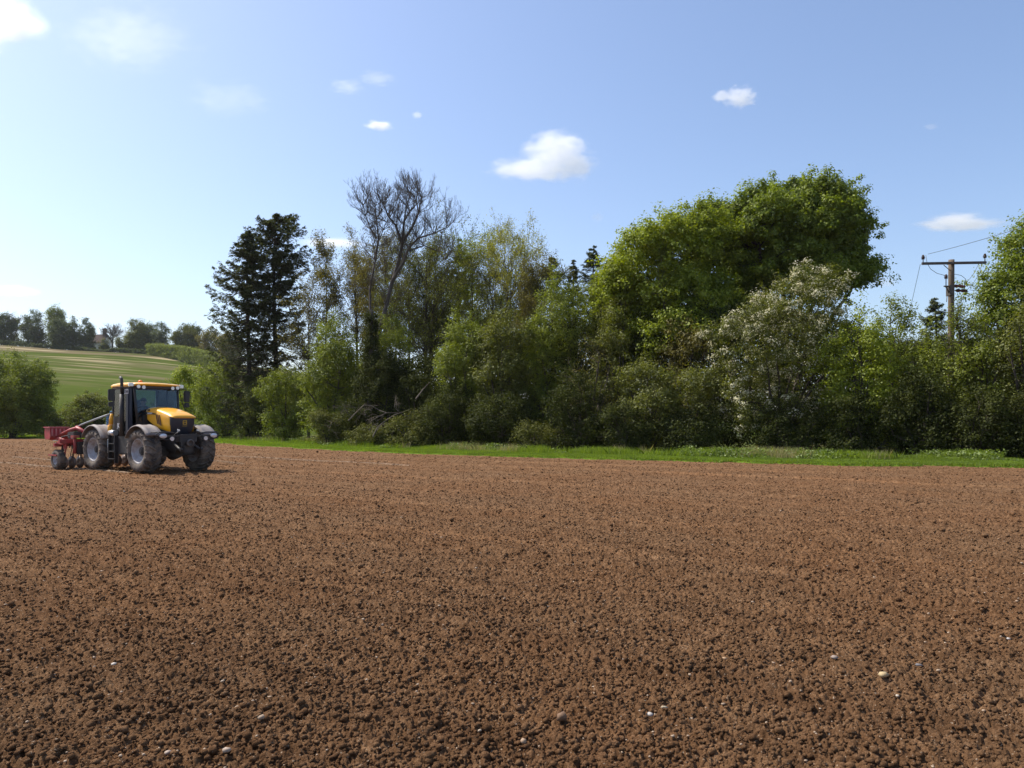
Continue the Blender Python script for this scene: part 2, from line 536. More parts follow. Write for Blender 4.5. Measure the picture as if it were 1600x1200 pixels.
def broad(name, label, cat, px, Z, lobes, mat, seed, trunk_r=0.35, dens=1.0, leaf=0.16, per=60, cr=0.62, bark='brown', group=None, base_z=0.0, fork=0.3, inner=0.2, twig=0.4):
    rng = np.random.default_rng(seed)
    b = at(px, HY, Z); b[2] = base_z
    root = thing(name, label, cat, b, 0, group)
    L = []
    for (lx, ly, rx, rz, dy) in lobes:
        q = at(lx, ly, Z)
        L.append((q[0] - b[0], dy, q[2] - base_z, rx / F * Z, rx / F * Z, rz / F * Z))
    # break every big lobe into smaller ones on its surface so the outline is uneven
    L2 = [(l[0], l[1], l[2], l[3] * 0.9, l[4] * 0.9, l[5] * 0.9) for l in L]
    for l in L:
        for i in range(9):
            dd = rdir(rng, 1)[0]; dd[2] = abs(dd[2]) * 0.9 - 0.25
            r = 0.26 + 0.16 * rng.random()
            L2.append((l[0] + dd[0] * l[3] * 0.74, l[1] + dd[1] * l[4] * 0.74, l[2] + dd[2] * l[5] * 0.74, l[3] * r, l[4] * r, l[5] * r))
        for i in range(int(12 * l[3])):
            dd = rdir(rng, 1)[0]; dd[2] = abs(dd[2]) * 0.95 - 0.3
            r = 0.35 + 0.45 * rng.random(); q = 0.88 + 0.16 * rng.random()
            L2.append((l[0] + dd[0] * l[3] * q, l[1] + dd[1] * l[4] * q, l[2] + dd[2] * l[5] * q, r, r, r * 0.85))
    A = sum(l[3] * l[5] for l in L2)
    n = int(dens * A * 24 / (cr / 0.42) ** 2)
    c, d = clumps(rng, L2, int(n * 1.2), inner=inner)
    q3 = n3(c, 3.4, seed); kp = rng.random(len(c)) < np.clip(0.80 + 0.8 * q3, 0.15, 1); c = c[kp]; d = d[kp]; c = c + d * (np.maximum(-0.6, n3(c, 2.3, seed + 1))[:, None] * 0.65 + (rng.random((len(c), 1)) < 0.06) * 0.7)
    p, nor = fill_clumps(rng, c, d, per, cr, flat=0.7)
    size = leaf * (0.7 + rng.random(len(p)) * 0.7)
    part('crown', leaf_mesh('crown', p, nor, size, ML[mat], rng), root)
    S = Segs()
    zc = min(l[2] for l in L)
    xc = np.mean([l[0] for l in L])
    f = np.array([xc * 0.3, 0, max(1.0, zc * fork + 0.8)])
    S.poly([[0, 0, -0.1], f * 0.5 + np.array([0.1, 0, 0]), f], [trunk_r * 1.25, trunk_r, trunk_r * 0.85])
    limbs_to(rng, S, f, c[rng.random(len(c)) < twig * 0.4], trunk_r * 0.55, nmain=12, rt=0.015, bend=0.3, spread=0.2)
    part('trunk', S.mesh('trunk', MB[bark], 6), root)
    COUNT[0] += len(p)
    return root

def spruce(name, label, px, top, Z, wl, wr_, seed, group=None, dense=1.0, shape=0.9, dead_below=0.5, needle='spruce', cat='spruce tree', base_z=0.0, zlow=0.10, gap=0.36, lean=0, nsz=1.0):
    """wl, wr_: reach in metres to the left and right"""
    rng = np.random.default_rng(seed)
    b = at(px, HY, Z); b[2] = base_z
    H = EYE + (HY - top) / F * Z - base_z
    root = thing(name, label, cat, b, 0, group)
    S = Segs()
    zz = np.linspace(0, H, 12)
    tx = np.sin(zz * 0.3) * 0.12 + lean * (zz / H)
    S.poly(np.stack([tx, zz * 0, zz - 0.1], 1), (0.02 + 0.014 * H) * (1 - zz / H) ** 0.8 + 0.015)
    part('trunk', S.mesh('trunk', MB['dark'], 7), root)
    S = Segs()
    zs = np.arange(H * zlow, H - 0.15, gap)
    z = np.repeat(zs, 7) + rng.normal(0, 0.32, len(zs) * 7)
    n = len(z); t = np.clip(z / H, 0, 1)
    a = rng.random(n) * 2 * np.pi
    prof = np.clip((1 - t) ** shape * 1.9, 0.03, 1.0) * np.clip(0.55 + t * 1.2, 0, 1)
    reach = np.where(np.cos(a) < 0, wl, wr_) * (0.55 + 0.45 * np.abs(np.cos(a))) * prof * (0.5 + rng.random(n) * 0.6)
    d = np.stack([np.cos(a), np.sin(a), 0 * a], 1)
    p0 = np.stack([np.interp(z, zz, tx), 0 * z, z], 1)
    m = 9
    s = np.linspace(0, 1, m)
    droop = (0.10 + 0.38 * (1 - t)) * rng.uniform(0.3, 1.6, n)
    hz = -droop[:, None] * np.sin(s * np.pi * 0.62)[None] * 1.0 + (0.10 + 0.22 * s[None] ** 2) * s[None] * rng.uniform(0.4, 1.6, n)[:, None]
    P = p0[:, None] + d[:, None] * (s[None, :, None] * reach[:, None, None])
    P[:, :, 2] += hz * reach[:, None]
    r = (0.012 + 0.009 * reach)
    for i in range(m - 1):
        S.add(P[:, i], P[:, i + 1], r * (1 - s[i] * 0.85), r * (1 - s[i + 1] * 0.85))
    # branchlets hang along each branch and carry the needle sprays
    kb = int(15 * dense)
    bi = np.repeat(np.arange(n), kb)
    sb = 0.12 + 0.88 * rng.random(len(bi)) ** 0.8
    j = np.minimum((sb * (m - 1)).astype(int), m - 2); f = sb * (m - 1) - j
    q = P[bi, j] * (1 - f)[:, None] + P[bi, j + 1] * f[:, None]
    side = np.stack([-d[bi, 1], d[bi, 0], 0 * d[bi, 0]], 1) * rng.choice([-1, 1], len(bi))[:, None]
    bd = nrm(side * 0.8 + d[bi] * (0.6 + 0.3 * rng.random(len(bi)))[:, None] + np.array([0, 0, -0.35]) + rng.normal(0, 0.25, (len(bi), 3)))
    bl = reach[bi] * 0.30 * (1.15 - sb) + 0.22
    e = q + bd * bl[:, None]
    S.add(q, e, 0.008, 0.004)
    kn = 7
    ni = np.repeat(np.arange(len(bi)), kn)
    f = rng.random(len(ni))
    cen = q[ni] + (e - q)[ni] * f[:, None] + rng.normal(0, 0.05, (len(ni), 3))
    tt = t[bi][ni]
    outer = sb[ni] > 0.25
    keep = (rng.random(len(ni)) < np.clip(0.22 + (tt - dead_below) * 4.0, 0.22 if dead_below > 0.3 else 0.6, 1.0)) | (sb[ni] > 0.72)
    dead = (rng.random(len(ni)) < np.clip(0.75 - (tt - dead_below + 0.12) * 4, 0.0, 0.55)) & (sb[ni] < 0.75)
    keep &= outer
    ax = nrm(bd[ni] + rng.normal(0, 0.45, (len(ni), 3)))
    nor = nrm(rng.normal(size=cen.shape) * 0.5 + np.array([0, 0, 1.0]))
    g = keep & ~dead; k2 = keep & dead
    rs = rng.random(len(ni))
    me = leaf_mesh('crown', cen[g], nor[g], (0.20 + 0.14 * rs[g]) * nsz, ML[needle], rng, aspect=0.36, axis=ax[g],
                   extra=(cen[k2], nor[k2], 0.16 + 0.1 * rs[k2], ML['dead']) if k2.sum() > 5 else None)
    part('crown', me, root)
    part('branches', S.mesh('branches', MB['brown'], 3), root)
    COUNT[0] += int(keep.sum())
    return root

def sparse(name, label, cat, px, top, hw, Z, mat, seed, bark='brown', leaves=6, leaf=0.13, stems=1, r0=0.16, group=None, start=0.35, lean=0.0, base_z=0.0, gens=4, thick=1.0, spreadang=42, trop=0.10, nch=(5, 4, 3), lobe_z=None):
    """a thin tree in new leaf: trunk, side branches, twigs, leaf tufts on the twigs"""
    rng = np.random.default_rng(seed)
    b = at(px, HY, Z); b[2] = base_z
    H = EYE + (HY - top) / F * Z - base_z; W = hw / F * Z
    root = thing(name, label, cat, b, 0, group)
    T = Segs(); S = Segs()
    tips = []; td = []
    for k in range(stems):
        m = 12; s = np.linspace(0, 1, m)
        ex = lean + (rng.normal(0, 0.3) * W if stems > 1 else 0); ey = rng.normal(0, 0.3) * W * (stems > 1)
        ww = rng.normal(0, 0.06, (m, 2)).cumsum(0) * W * 0.3
        Pt = np.stack([ex * s ** 1.3 + ww[:, 0], ey * s ** 1.3 + ww[:, 1], s * H * (0.93 if k == 0 else 0.85) - 0.1], 1)
        rr = r0 * (1 - s) ** 0.9 + 0.018
        T.poly(Pt, rr)
        nb = int(34 / stems ** 0.5 * thick)
        sb = start + (0.93 - start) * rng.random(nb)
        i = np.minimum((sb * (m - 1)).astype(int), m - 2); f = sb * (m - 1) - i
        q = Pt[i] * (1 - f)[:, None] + Pt[i + 1] * f[:, None]
        a = rng.random(nb) * 2 * np.pi
        el = np.radians(20 + 40 * rng.random(nb) + 28 * (sb - start) / (1 - start))
        D = np.stack([np.cos(a) * np.cos(el), np.sin(a) * np.cos(el), np.sin(el)], 1)
        rel = (sb - start) / (1 - start)
        Lb = W * 1.4 * (0.42 + 0.72 * np.sin(np.pi * (0.16 + 0.74 * rel)) ) * 0.85 * (0.6 + 0.6 * rng.random(nb))
        t1, d1 = grow(rng, S, q, D, Lb, (0.25 * r0 * (1 - sb) + 0.03), gens, list(nch), spreadang, 0.5, trop=trop, wig=0.18, steps=3, rmin=0.007)
        tips += t1[1:]; td += d1[1:]
    tp = np.concatenate(tips); tdv = np.concatenate(td)
    part('trunk', T.mesh('trunk', MB[bark], 7), root)
    part('branches', S.mesh('branches', MB[bark], 3), root)
    if leaves > 0:
        k = np.repeat(np.arange(len(tp)), rng.poisson(leaves, len(tp)))
        cen = tp[k] - tdv[k] * (rng.random(len(k)) * 0.55)[:, None] + rng.normal(0, 0.17, (len(k), 3))
        nor = nrm(rng.normal(size=cen.shape) + np.array([0, 0, 0.7]))
        part('crown', leaf_mesh('crown', cen, nor, leaf * (0.6 + rng.random(len(k)) * 0.8), ML[mat], rng), root)
        COUNT[0] += len(k)
    return root
# ------------------------------------------------------------------ ground: the drilled field, verge, base ground, hill
EX = np.array([-400, -200, -90, -59, -24.5, -18.3, -12, -7.1, 0, 5.6, 12, 18.7, 30, 60, 200.])
EY = np.array([230, 150, 105, 89, 64, 55, 48, 42.7, 37, 33.7, 29.6, 28, 26.5, 23, 12.])
VW = np.array([9, 9, 9, 9, 12, 12, 9.5, 8, 6.5, 5.8, 6.5, 6, 6, 6, 6.])
def edge(X): return np.interp(X, EX, EY)
def vwid(X): return np.interp(X, EX, VW)
def front(px):   # depth at which the shrubs' centres stand along the picture's width
    return float(np.interp(px, [-200, 100, 250, 340, 400, 500, 600, 700, 800, 900, 1000, 1150, 1300, 1450, 1600, 1750],
                           [92, 96, 90, 82, 74, 61, 54, 50, 46.5, 44, 42.5, 41, 39.5, 37.5, 35.5, 34]))

def hsh(ix, iy, s):
    h = (ix.astype(np.int64) * 374761393 + iy.astype(np.int64) * 668265263 + s * 2147483647 + 1013904223) & 0xffffffff
    h = ((h ^ (h >> 13)) * 1274126177) & 0xffffffff
    h = ((h ^ (h >> 16)) * 2246822519) & 0xffffffff
    return ((h ^ (h >> 15)) & 0xffffff) / float(0x1000000)

def vnoise(x, y, s):
    ix = np.floor(x); iy = np.floor(y); fx = x - ix; fy = y - iy
    fx = fx * fx * (3 - 2 * fx); fy = fy * fy * (3 - 2 * fy)
    a = hsh(ix, iy, s); b = hsh(ix + 1, iy, s); c = hsh(ix, iy + 1, s); d = hsh(ix + 1, iy + 1, s)
    return (a * (1 - fx) + b * fx) * (1 - fy) + (c * (1 - fx) + d * fx) * fy

def domes(x, y, cell, s, prob, rlo, rhi, flat=0.8):
    ix = np.floor(x / cell); iy = np.floor(y / cell)
    z = np.zeros_like(x)
    for dx in (-1, 0, 1):
        for dy in (-1, 0, 1):
            jx = ix + dx; jy = iy + dy
            cx = (jx + hsh(jx, jy, s)) * cell; cyy = (jy + hsh(jx, jy, s + 1)) * cell
            r = cell * (rlo + (rhi - rlo) * hsh(jx, jy, s + 2))
            on = hsh(jx, jy, s + 3) < prob
            st = 0.7 + 0.6 * hsh(jx, jy, s + 4)
            rx = x - cx; ry = y - cyy
            th = hsh(jx, jy, s + 5) * 6.28
            u = (rx * np.cos(th) + ry * np.sin(th)) * st; v = (-rx * np.sin(th) + ry * np.cos(th)) / st
            q = 1 - (np.abs(u) ** 2.3 + np.abs(v) ** 2.3) / r ** 2.3
            zz = np.where(on & (q > 0), r * flat * np.sqrt(np.maximum(q, 0)) * (0.75 + 0.5 * hsh(jx, jy, s + 6)), 0)
            z = np.maximum(z, zz)
    return z

HEAD = R(-36)
hc, hs = math.cos(HEAD), math.sin(HEAD)
def field_h(x, y):
    r = np.hypot(x, y)
    wx = x + 0.02 * (vnoise(x * 30, y * 30, 5) - 0.5); wy = y + 0.02 * (vnoise(x * 30, y * 30, 9) - 0.5)
    f1 = np.clip((20 - r) / 10, 0, 1); f2 = 1.0
    z = domes(wx, wy, 0.34, 11, 0.14, 0.08, 0.15, 0.75)
    z = np.maximum(z, domes(wx, wy, 0.115, 31, 0.40, 0.18, 0.34, 0.95))
    z = np.maximum(z, 1.15 * domes(wx, wy, 0.058, 51, 0.85, 0.26, 0.44, 1.0))
    z = np.maximum(z, 1.15 * domes(wx, wy, 0.040, 61, 0.85, 0.26, 0.46, 1.0))
    z = z + domes(wx, wy, 0.024, 71, 0.9, 0.28, 0.48, 1.0) * (0.4 + 0.4 * f2)
    z = z + domes(wx, wy, 0.014, 91, 0.9, 0.28, 0.48, 1.0) * 0.8 * f1
    z += 0.014 * (vnoise(x * 55, y * 55, 3) - 0.5) * (0.3 + 0.7 * f1)
    a = x * hs - y * hc
    z += 0.012 * np.sin(a * 2 * np.pi / 0.62 + 2 * vnoise(x * 0.5, y * 0.5, 21)) * (0.4 + 0.6 * vnoise(x * 0.3, y * 0.3, 22))
    ph_ = (a / 3.1 + 0.06 * vnoise(x * 0.4, y * 0.4, 23)) % 1.0
    z += 0.045 * np.exp(-((ph_ - 0.5) / 0.035) ** 2) - 0.022 * np.exp(-((ph_ - 0.58) / 0.04) ** 2)
    z += 0.05 * (vnoise(x * 0.35, y * 0.35, 17) - 0.5) + 0.02 * (vnoise(x * 1.7, y * 1.7, 18) - 0.5)
    return z

def soil_mat():
    m, nt, out = newmat('drilled_soil')
    tc = nt.nodes.new('ShaderNodeTexCoord'); g = nt.nodes.new('ShaderNodeNewGeometry')
    vec = g.outputs['Position']
    n1 = noise(nt, 30, 5, 0.75, vec=vec); n4 = noise(nt, 2.2, 6, 0.75, vec=vec); n2 = noise(nt, 0.35, 3, 0.5, vec=vec); n3 = noise(nt, 5.0, 4, 0.6, vec=vec)
    f = mth(nt, 'ADD', mth(nt, 'MULTIPLY', n1, 0.55), mth(nt, 'MULTIPLY', n3, 0.25)); f = mth(nt, 'ADD', f, mth(nt, 'MULTIPLY', n4, 0.2))
    col = ramp(nt, f, [(0.36, SOIL[0]), (0.50, SOIL[1]), (0.66, SOIL[2])])
    col = mixc(nt, mth(nt, 'MULTIPLY', mth(nt, 'SUBTRACT', n2, 0.35, clamp=True), 1.6, clamp=True), col, SOIL[3], 'MULTIPLY')
    mp = nt.nodes.new('ShaderNodeMapping'); mp.vector_type = 'TEXTURE'; mp.inputs['Rotation'].default_value = (0, 0, R(-36)); mp.inputs['Scale'].default_value = (30, 0.55, 1)
    nt.links.new(vec, mp.inputs['Vector'])
    st = noise(nt, 1.0, 3, 0.6, vec=mp.outputs[0])
    col = mixc(nt, 1.0, col, ramp(nt, st, [(0.35, (0.90, 0.88, 0.87)), (0.52, (0.98, 0.98, 0.98)), (0.68, (1.18, 1.17, 1.15))]), 'MULTIPLY')
    sp = noise(nt, 75, 1, 0.3, vec=vec)
    col = mixc(nt, mth(nt, 'MULTIPLY', mth(nt, 'SUBTRACT', sp, 0.70, clamp=True), 12, clamp=True), col, (0.40, 0.31, 0.22))
    p = N(nt, 'ShaderNodeBsdfPrincipled', Roughness=0.95)
    p.inputs['Specular IOR Level'].default_value = 0.05
    nt.links.new(col, p.inputs['Base Color'])
    b = nt.nodes.new('ShaderNodeBump'); b.inputs['Strength'].default_value = 1.0; b.inputs['Distance'].default_value = 0.022
    nt.links.new(noise(nt, 90, 5, 0.7, vec=vec), b.inputs['Height']); nt.links.new(b.outputs[0], p.inputs['Normal'])
    nt.links.new(p.outputs[0], out.inputs['Surface'])
    return m
SOIL = [(0.088, 0.048, 0.024), (0.158, 0.088, 0.045), (0.31, 0.19, 0.104), (1.0, 0.86, 0.74)]
M_SOIL = soil_mat()

nr, na = 1450, 1500
rr = 2.2 * np.exp(np.linspace(0, 1, nr) * math.log(115 / 2.2))
aa = np.radians(np.linspace(-52, 50, na))
Rg, Ag = np.meshgrid(rr, aa, indexing='ij')
X = (Rg * np.sin(Ag)).ravel(); Y = (Rg * np.cos(Ag)).ravel()
Zf = field_h(X, Y)
past = Y - edge(X)
Zf = Zf - 0.035
Zf = np.where(past > 0.4, np.minimum(Zf, -0.03), Zf)
Zf = np.where(past > 3, -0.10, Zf)
idx = np.arange(nr * na).reshape(nr, na)
Fq = np.stack([idx[:-1, :-1], idx[:-1, 1:], idx[1:, 1:], idx[1:, :-1]], -1).reshape(-1, 4)
keepf = (past.reshape(nr, na)[:-1, :-1] < 3.5).ravel()
Fq = Fq[keepf]
used = np.zeros(nr * na, bool); used[Fq.ravel()] = True
remap = np.cumsum(used) - 1
fo = link('ploughed_field', mesh_np('ploughed_field', np.stack([X, Y, Zf], 1)[used], remap[Fq], M_SOIL, smooth=True))
tag(fo, 'brown freshly drilled field of crumbly soil', kind='structure')
cx_, ct_ = np.meshgrid(np.linspace(-250, 150, 161), np.linspace(0, 1, 60), indexing='ij')
cyy_ = -120 + ct_ * (edge(cx_) - 0.5 + 120); ii = np.arange(161 * 60).reshape(161, 60)
cz_ = -0.115 + 0.02 * (vnoise(cx_ * 0.4, cyy_ * 0.4, 19) - 0.5)
Fc_ = np.stack([ii[:-1, :-1], ii[1:, :-1], ii[1:, 1:], ii[:-1, 1:]], -1).reshape(-1, 4)
tag(link('field_margin', mesh_np('field_margin', np.stack([cx_.ravel(), cyy_.ravel(), cz_.ravel()], 1), Fc_, M_SOIL, smooth=True)), 'rest of the brown field around the near soil', kind='structure')

# loose crumbs of soil lying on the sheet, and pale flints
def ico(sub):
    bm = bmesh.new(); bmesh.ops.create_icosphere(bm, subdivisions=sub, radius=1.0)
    bm.verts.ensure_lookup_table()
    v = np.array([x.co[:] for x in bm.verts]); f = np.array([[q.index for q in x.verts] for x in bm.faces]); bm.free()
    return v, f
def rocks(name, pos, size, sub, mat, rng, rough=0.28, flat=0.75, smooth=True):
    v, f = ico(sub); n = len(pos)
    q = rng.normal(size=(n, 3, 3)); q, _ = np.linalg.qr(q)
    sc3 = size[:, None] * (0.75 + 0.5 * rng.random((n, 3)))
    disp = 1 + rough * rng.normal(size=(n, len(v), 1)) * 0.6
    V = (v[None] * disp) * sc3[:, None, :]
    V = np.einsum('nij,nkj->nki', q, V); V[:, :, 2] *= flat
    V += pos[:, None, :]
    Fc = (f[None] + (np.arange(n) * len(v))[:, None, None]).reshape(-1, 3)
    return mesh_np(name, V.reshape(-1, 3), Fc, mat, smooth=smooth)
rng = np.random.default_rng(5)
def scatter(n, r0, r1, s=1.0):
    r = r0 * np.exp(rng.random(n) * math.log(r1 / r0)); a = np.radians(-42 + 84 * rng.random(n))
    x = r * np.sin(a); y = r * np.cos(a); ok = y < edge(x) - 0.1
    return x[ok], y[ok], r[ok]
def clod_mat():
    m = M_SOIL.copy(); m.name = 'soil_clods'
    return m
x, y, r = scatter(75000, 2.6, 13); ok = rng.random(len(r)) < np.clip((13 - r) / 7, 0, 1); x, y, r = x[ok], y[ok], r[ok]
sz = np.clip(np.exp(rng.normal(-4.8, 0.45, len(x))), 0.004, 0.026)
z = field_h(x, y) - 0.035 + sz * 0.45
big = sz > 0.004
me = rocks('soil_clods', np.stack([x, y, z], 1)[big], sz[big], 1, M_SOIL, rng, 0.20, smooth=True)
tag(link('soil_clods', me), 'loose crumbs of brown soil strewn over the near field', kind='stuff')
x, y, r = scatter(230000, 5, 85); ok = rng.random(len(r)) < np.clip((r - 5) / 9, 0, 1); x, y, r = x[ok], y[ok], r[ok]
sz = np.clip(np.exp(rng.normal(-4.55, 0.42, len(x))), 0.007, 0.05) * (0.72 + 0.014 * r)
z = field_h(x, y) - 0.035 + sz * 0.45
me = rocks('soil_clods', np.stack([x, y, z], 1), sz, 1, M_SOIL, rng, 0.20)
tag(link('soil_clods', me), 'loose lumps of brown soil strewn over the far field', kind='stuff')

M_FLINT = paint('flint', (0.33, 0.25, 0.17), 0.6, dirt=(0.3, 0.2, 0.13), dscale=25, damt=0.5)
x, y, r = scatter(2200, 3.2, 60)
sz = np.clip(np.exp(rng.normal(-4.95, 0.4, len(x))), 0.004, 0.022) * (0.85 + 0.012 * r)
z = field_h(x, y) - 0.028 + sz * 0.45
me = rocks('flint_fragments', np.stack([x, y, z], 1), sz, 1, M_FLINT, rng, 0.3, 0.6, smooth=False)
tag(link('flint_fragments', me), 'tiny pale flint chips scattered over the brown soil', kind='stuff')
def ground_at(px, py):
    Z = EYE * F / (py - HY); return (px - 800) / F * Z, Z
# flints one can make out one by one in the photograph
stones = [
 ((1380, 1057), .036, 'pale yellow', 'large pale yellow flint lying on the soil near the lower right corner', (0.68, 0.52, 0.27)),
 ((1303, 1031), .040, 'grey', 'flat pinkish grey stone half sunk in the soil left of the upright slate flake', (0.42, 0.34, 0.29)),
 ((1436, 1039), .036, 'slate', 'dark blue grey stone flake standing on edge in the soil at lower right', (0.20, 0.21, 0.23)),
 ((1015, 1117), .028, 'white', 'small white flint at the front, left one of a close pair', (0.72, 0.68, 0.62)),
 ((1038, 1109), .026, 'cream', 'small cream flint at the front, right one of a close pair', (0.70, 0.60, 0.42)),
 ((976, 1034), .024, 'white', 'tiny white flint chip on brown soil near the centre foreground', (0.75, 0.73, 0.70)),
 ((1576, 1002), .024, 'white', 'small white flint on the soil beside the right border of the field', (0.78, 0.75, 0.70)),
 ((1402, 1094), .022, 'cream', 'small cream flint below the pale yellow flint at lower right', (0.70, 0.62, 0.50)),
 ((262, 1178), .032, 'pink', 'pinkish cream flint at the bottom left beside a wider tan stone', (0.62, 0.50, 0.40)),
 ((355, 1184), .036, 'cream', 'wide cream flint at the bottom left, rightmost of its trio', (0.60, 0.47, 0.36)),
 ((178, 1045), .026, 'white', 'small white flint in the left foreground above the bottom trio', (0.74, 0.68, 0.60)),
 ((818, 1163), .030, 'tan', 'long tan flint lying flat at the bottom centre', (0.55, 0.38, 0.24)),
 ((878, 1130), .060, 'brown', 'broad ochre brown stone half buried at the bottom centre', (0.22, 0.12, 0.06)),
 ((194, 769), .034, 'white', 'white flint on the open soil just in front of the tractor', (0.72, 0.68, 0.60)),
 ((596, 974), .028, 'tan', 'tan flint on the soil left of centre', (0.55, 0.42, 0.30)),
 ((1132, 1030), .024, 'orange', 'small orange tan flint right of the centre foreground', (0.55, 0.36, 0.20)),
]
for (q, s, _, lab, colr) in stones:
    gx, gy = ground_at(*q)
    me = rocks('flint_stone', np.array([[0, 0, 0.0]]), np.array([s * 0.66]), 1, paint('flint', tuple(q_ * 0.62 for q_ in colr), 0.75, dirt=(0.25, 0.16, 0.1), dscale=40, damt=0.35), rng, 0.30, 0.55, smooth=False)
    o = link('flint_stone', me, None, (gx, gy, float(field_h(np.array([gx]), np.array([gy]))[0]) - 0.035 + s * 0.45 + 0.010))
    tag(o, lab, 'stone', 'pale flints lying on the soil')
# pale marker lines left along the drill's passes
def ridge(name, p, q, label, ww=0.045):
    n = 260; s = np.linspace(0, 1, n)
    x = p[0] + (q[0] - p[0]) * s; y = p[1] + (q[1] - p[1]) * s
    d = np.array([q[0] - p[0], q[1] - p[1]]); d /= np.linalg.norm(d); nx, ny = -d[1], d[0]
    V = []
    for k, off in enumerate((-1, -0.5, 0, 0.5, 1)):
        j = rng.normal(0, 0.02, n)
        ox = x + nx * (off * ww + j); oy = y + ny * (off * ww + j)
        h = field_h(ox, oy) * 0.6 - 0.012 + (np.minimum(1, np.minimum(s, 1 - s) * 12) * (0.022 * (1 - off * off)) + rng.random(n) * 0.014) - (0.06 if abs(off) == 1 else 0)
        V.append(np.stack([ox, oy, h], 1))
    V = np.stack(V, 1).reshape(-1, 3); i = np.arange(n * 5).reshape(n, 5)
    Fq = np.stack([i[:-1, :-1], i[:-1, 1:], i[1:, 1:], i[1:, :-1]], -1).reshape(-1, 4)
    tag(link(name, mesh_np(name, V, Fq, M_RIDGE)), label, kind='structure')
M_RIDGE = paint('dry_soil', (0.25, 0.165, 0.10), 0.95, dirt=(0.13, 0.078, 0.045), dscale=3, damt=0.9)
def gp(px, py): return ground_at(px, py)
ridge('soil_ridge', gp(-60, 719), gp(205, 737.5), 'pale straight line of dry soil behind the drill')
ridge('soil_ridge', gp(20, 713.5), gp(120, 722), 'pale straight line of dry soil beside the drill')
ridge('soil_ridge', gp(335, 711.5), gp(640, 727), 'pale straight line of soil ahead of the tractor')
ridge('soil_ridge', gp(330, 719.5), gp(382, 724), 'short pale line of soil beside the front wheel')

# base ground to the horizon
M_BASE, nt, out = newmat('rough_ground')
col = ramp(nt, noise(nt, 0.05, 5, 0.6), [(0.35, (0.05, 0.06, 0.02)), (0.55, (0.07, 0.085, 0.025)), (0.7, (0.11, 0.09, 0.05))])
p = N(nt, 'ShaderNodeBsdfPrincipled', Roughness=1.0); p.inputs['Specular IOR Level'].default_value = 0.0; nt.links.new(col, p.inputs['Base Color']); nt.links.new(p.outputs[0], out.inputs['Surface'])
gx, gy = np.meshgrid(np.linspace(-6000, 6000, 61), np.linspace(-6000, 6000, 61), indexing='ij')
i = np.arange(61 * 61).reshape(61, 61)
Fg = np.stack([i[:-1, :-1], i[1:, :-1], i[1:, 1:], i[:-1, 1:]], -1).reshape(-1, 4)
go = link('ground', mesh_np('ground', np.stack([gx.ravel(), gy.ravel(), gx.ravel() * 0 - 0.18], 1), Fg, M_BASE))
tag(go, 'flat countryside ground reaching to the horizon', kind='structure')

# hill
HP = [-3000, -600, 0, 100, 250, 330, 450, 600, 800, 1600, 4000]
HYP = [520, 533, 537, 545, 553, 562, 580, 612, 640, 652, 655]
HT = [EYE + (HY - v) / F * 400 for v in HYP]
def hill_h(x, y):
    top = np.interp(800 + 3.0 * x, HP, HT)
    t = (y - 112) / 288.0
    s = np.where(t < 1, t, 1 + 0.0 * t)
    s = np.clip(s, -0.1, 1)
    s = np.where(t < 0.1, s, s)
    s = s - np.clip(t - 1.25, 0, 3) * 0.5
    return top * s + 0.5 * (vnoise(x / 60, y / 60, 40) - 0.5) * np.clip(t * 4, 0, 1) - 0.2
M_HILL, nt, out = newmat('hill_crop')
g = nt.nodes.new('ShaderNodeNewGeometry')
mp = nt.nodes.new('ShaderNodeMapping'); mp.inputs['Scale'].default_value = (0.009, 0.034, 0.0); mp.inputs['Rotation'].default_value = (0, 0, R(-24))
nt.links.new(g.outputs['Position'], mp.inputs['Vector'])
n1 = noise(nt, 1.0, 5, 0.6, vec=mp.outputs[0])
mp2 = nt.nodes.new('ShaderNodeMapping'); mp2.inputs['Scale'].default_value = (0.016, 0.11, 0.0); mp2.inputs['Rotation'].default_value = (0, 0, R(-24))
nt.links.new(g.outputs['Position'], mp2.inputs['Vector'])
n2 = noise(nt, 1.0, 3, 0.5, vec=mp2.outputs[0])
sep = nt.nodes.new('ShaderNodeSeparateXYZ'); nt.links.new(g.outputs['Position'], sep.inputs[0])
upf = mth(nt, 'MULTIPLY', mth(nt, 'SUBTRACT', sep.outputs['Y'], 230), 1 / 170.0, clamp=True)
green = ramp(nt, noise(nt, 0.02, 4, 0.6, vec=g.outputs['Position']), [(0.35, (0.048, 0.068, 0.012)), (0.65, (0.082, 0.106, 0.022))])
tan = mixc(nt, mth(nt, 'MULTIPLY', mth(nt, 'SUBTRACT', n1, mth(nt, 'MULTIPLY_ADD', upf, -0.10, 0.55), clamp=True), 7, clamp=True), green, (0.16, 0.13, 0.075))
pale = mixc(nt, mth(nt, 'MULTIPLY', mth(nt, 'MULTIPLY', mth(nt, 'SUBTRACT', n2, 0.565, clamp=True), 12, clamp=True), upf), tan, (0.36, 0.30, 0.18))
p = N(nt, 'ShaderNodeBsdfPrincipled', Roughness=1.0); p.inputs['Specular IOR Level'].default_value = 0.0; nt.links.new(pale, p.inputs['Base Color']); nt.links.new(p.outputs[0], out.inputs['Surface'])
hx, hy = np.meshgrid(np.linspace(-1500, 1200, 181), np.linspace(95, 1200, 141), indexing='ij')
i = np.arange(181 * 141).reshape(181, 141)
Fg = np.stack([i[:-1, :-1], i[1:, :-1], i[1:, 1:], i[:-1, 1:]], -1).reshape(-1, 4)
hz = hill_h(hx.ravel(), hy.ravel())
ho = link('hill', mesh_np('hill', np.stack([hx.ravel(), hy.ravel(), hz], 1), Fg, M_HILL, smooth=True))
tag(ho, 'green hill field with pale bare streaks rising beyond the hedge', kind='structure')

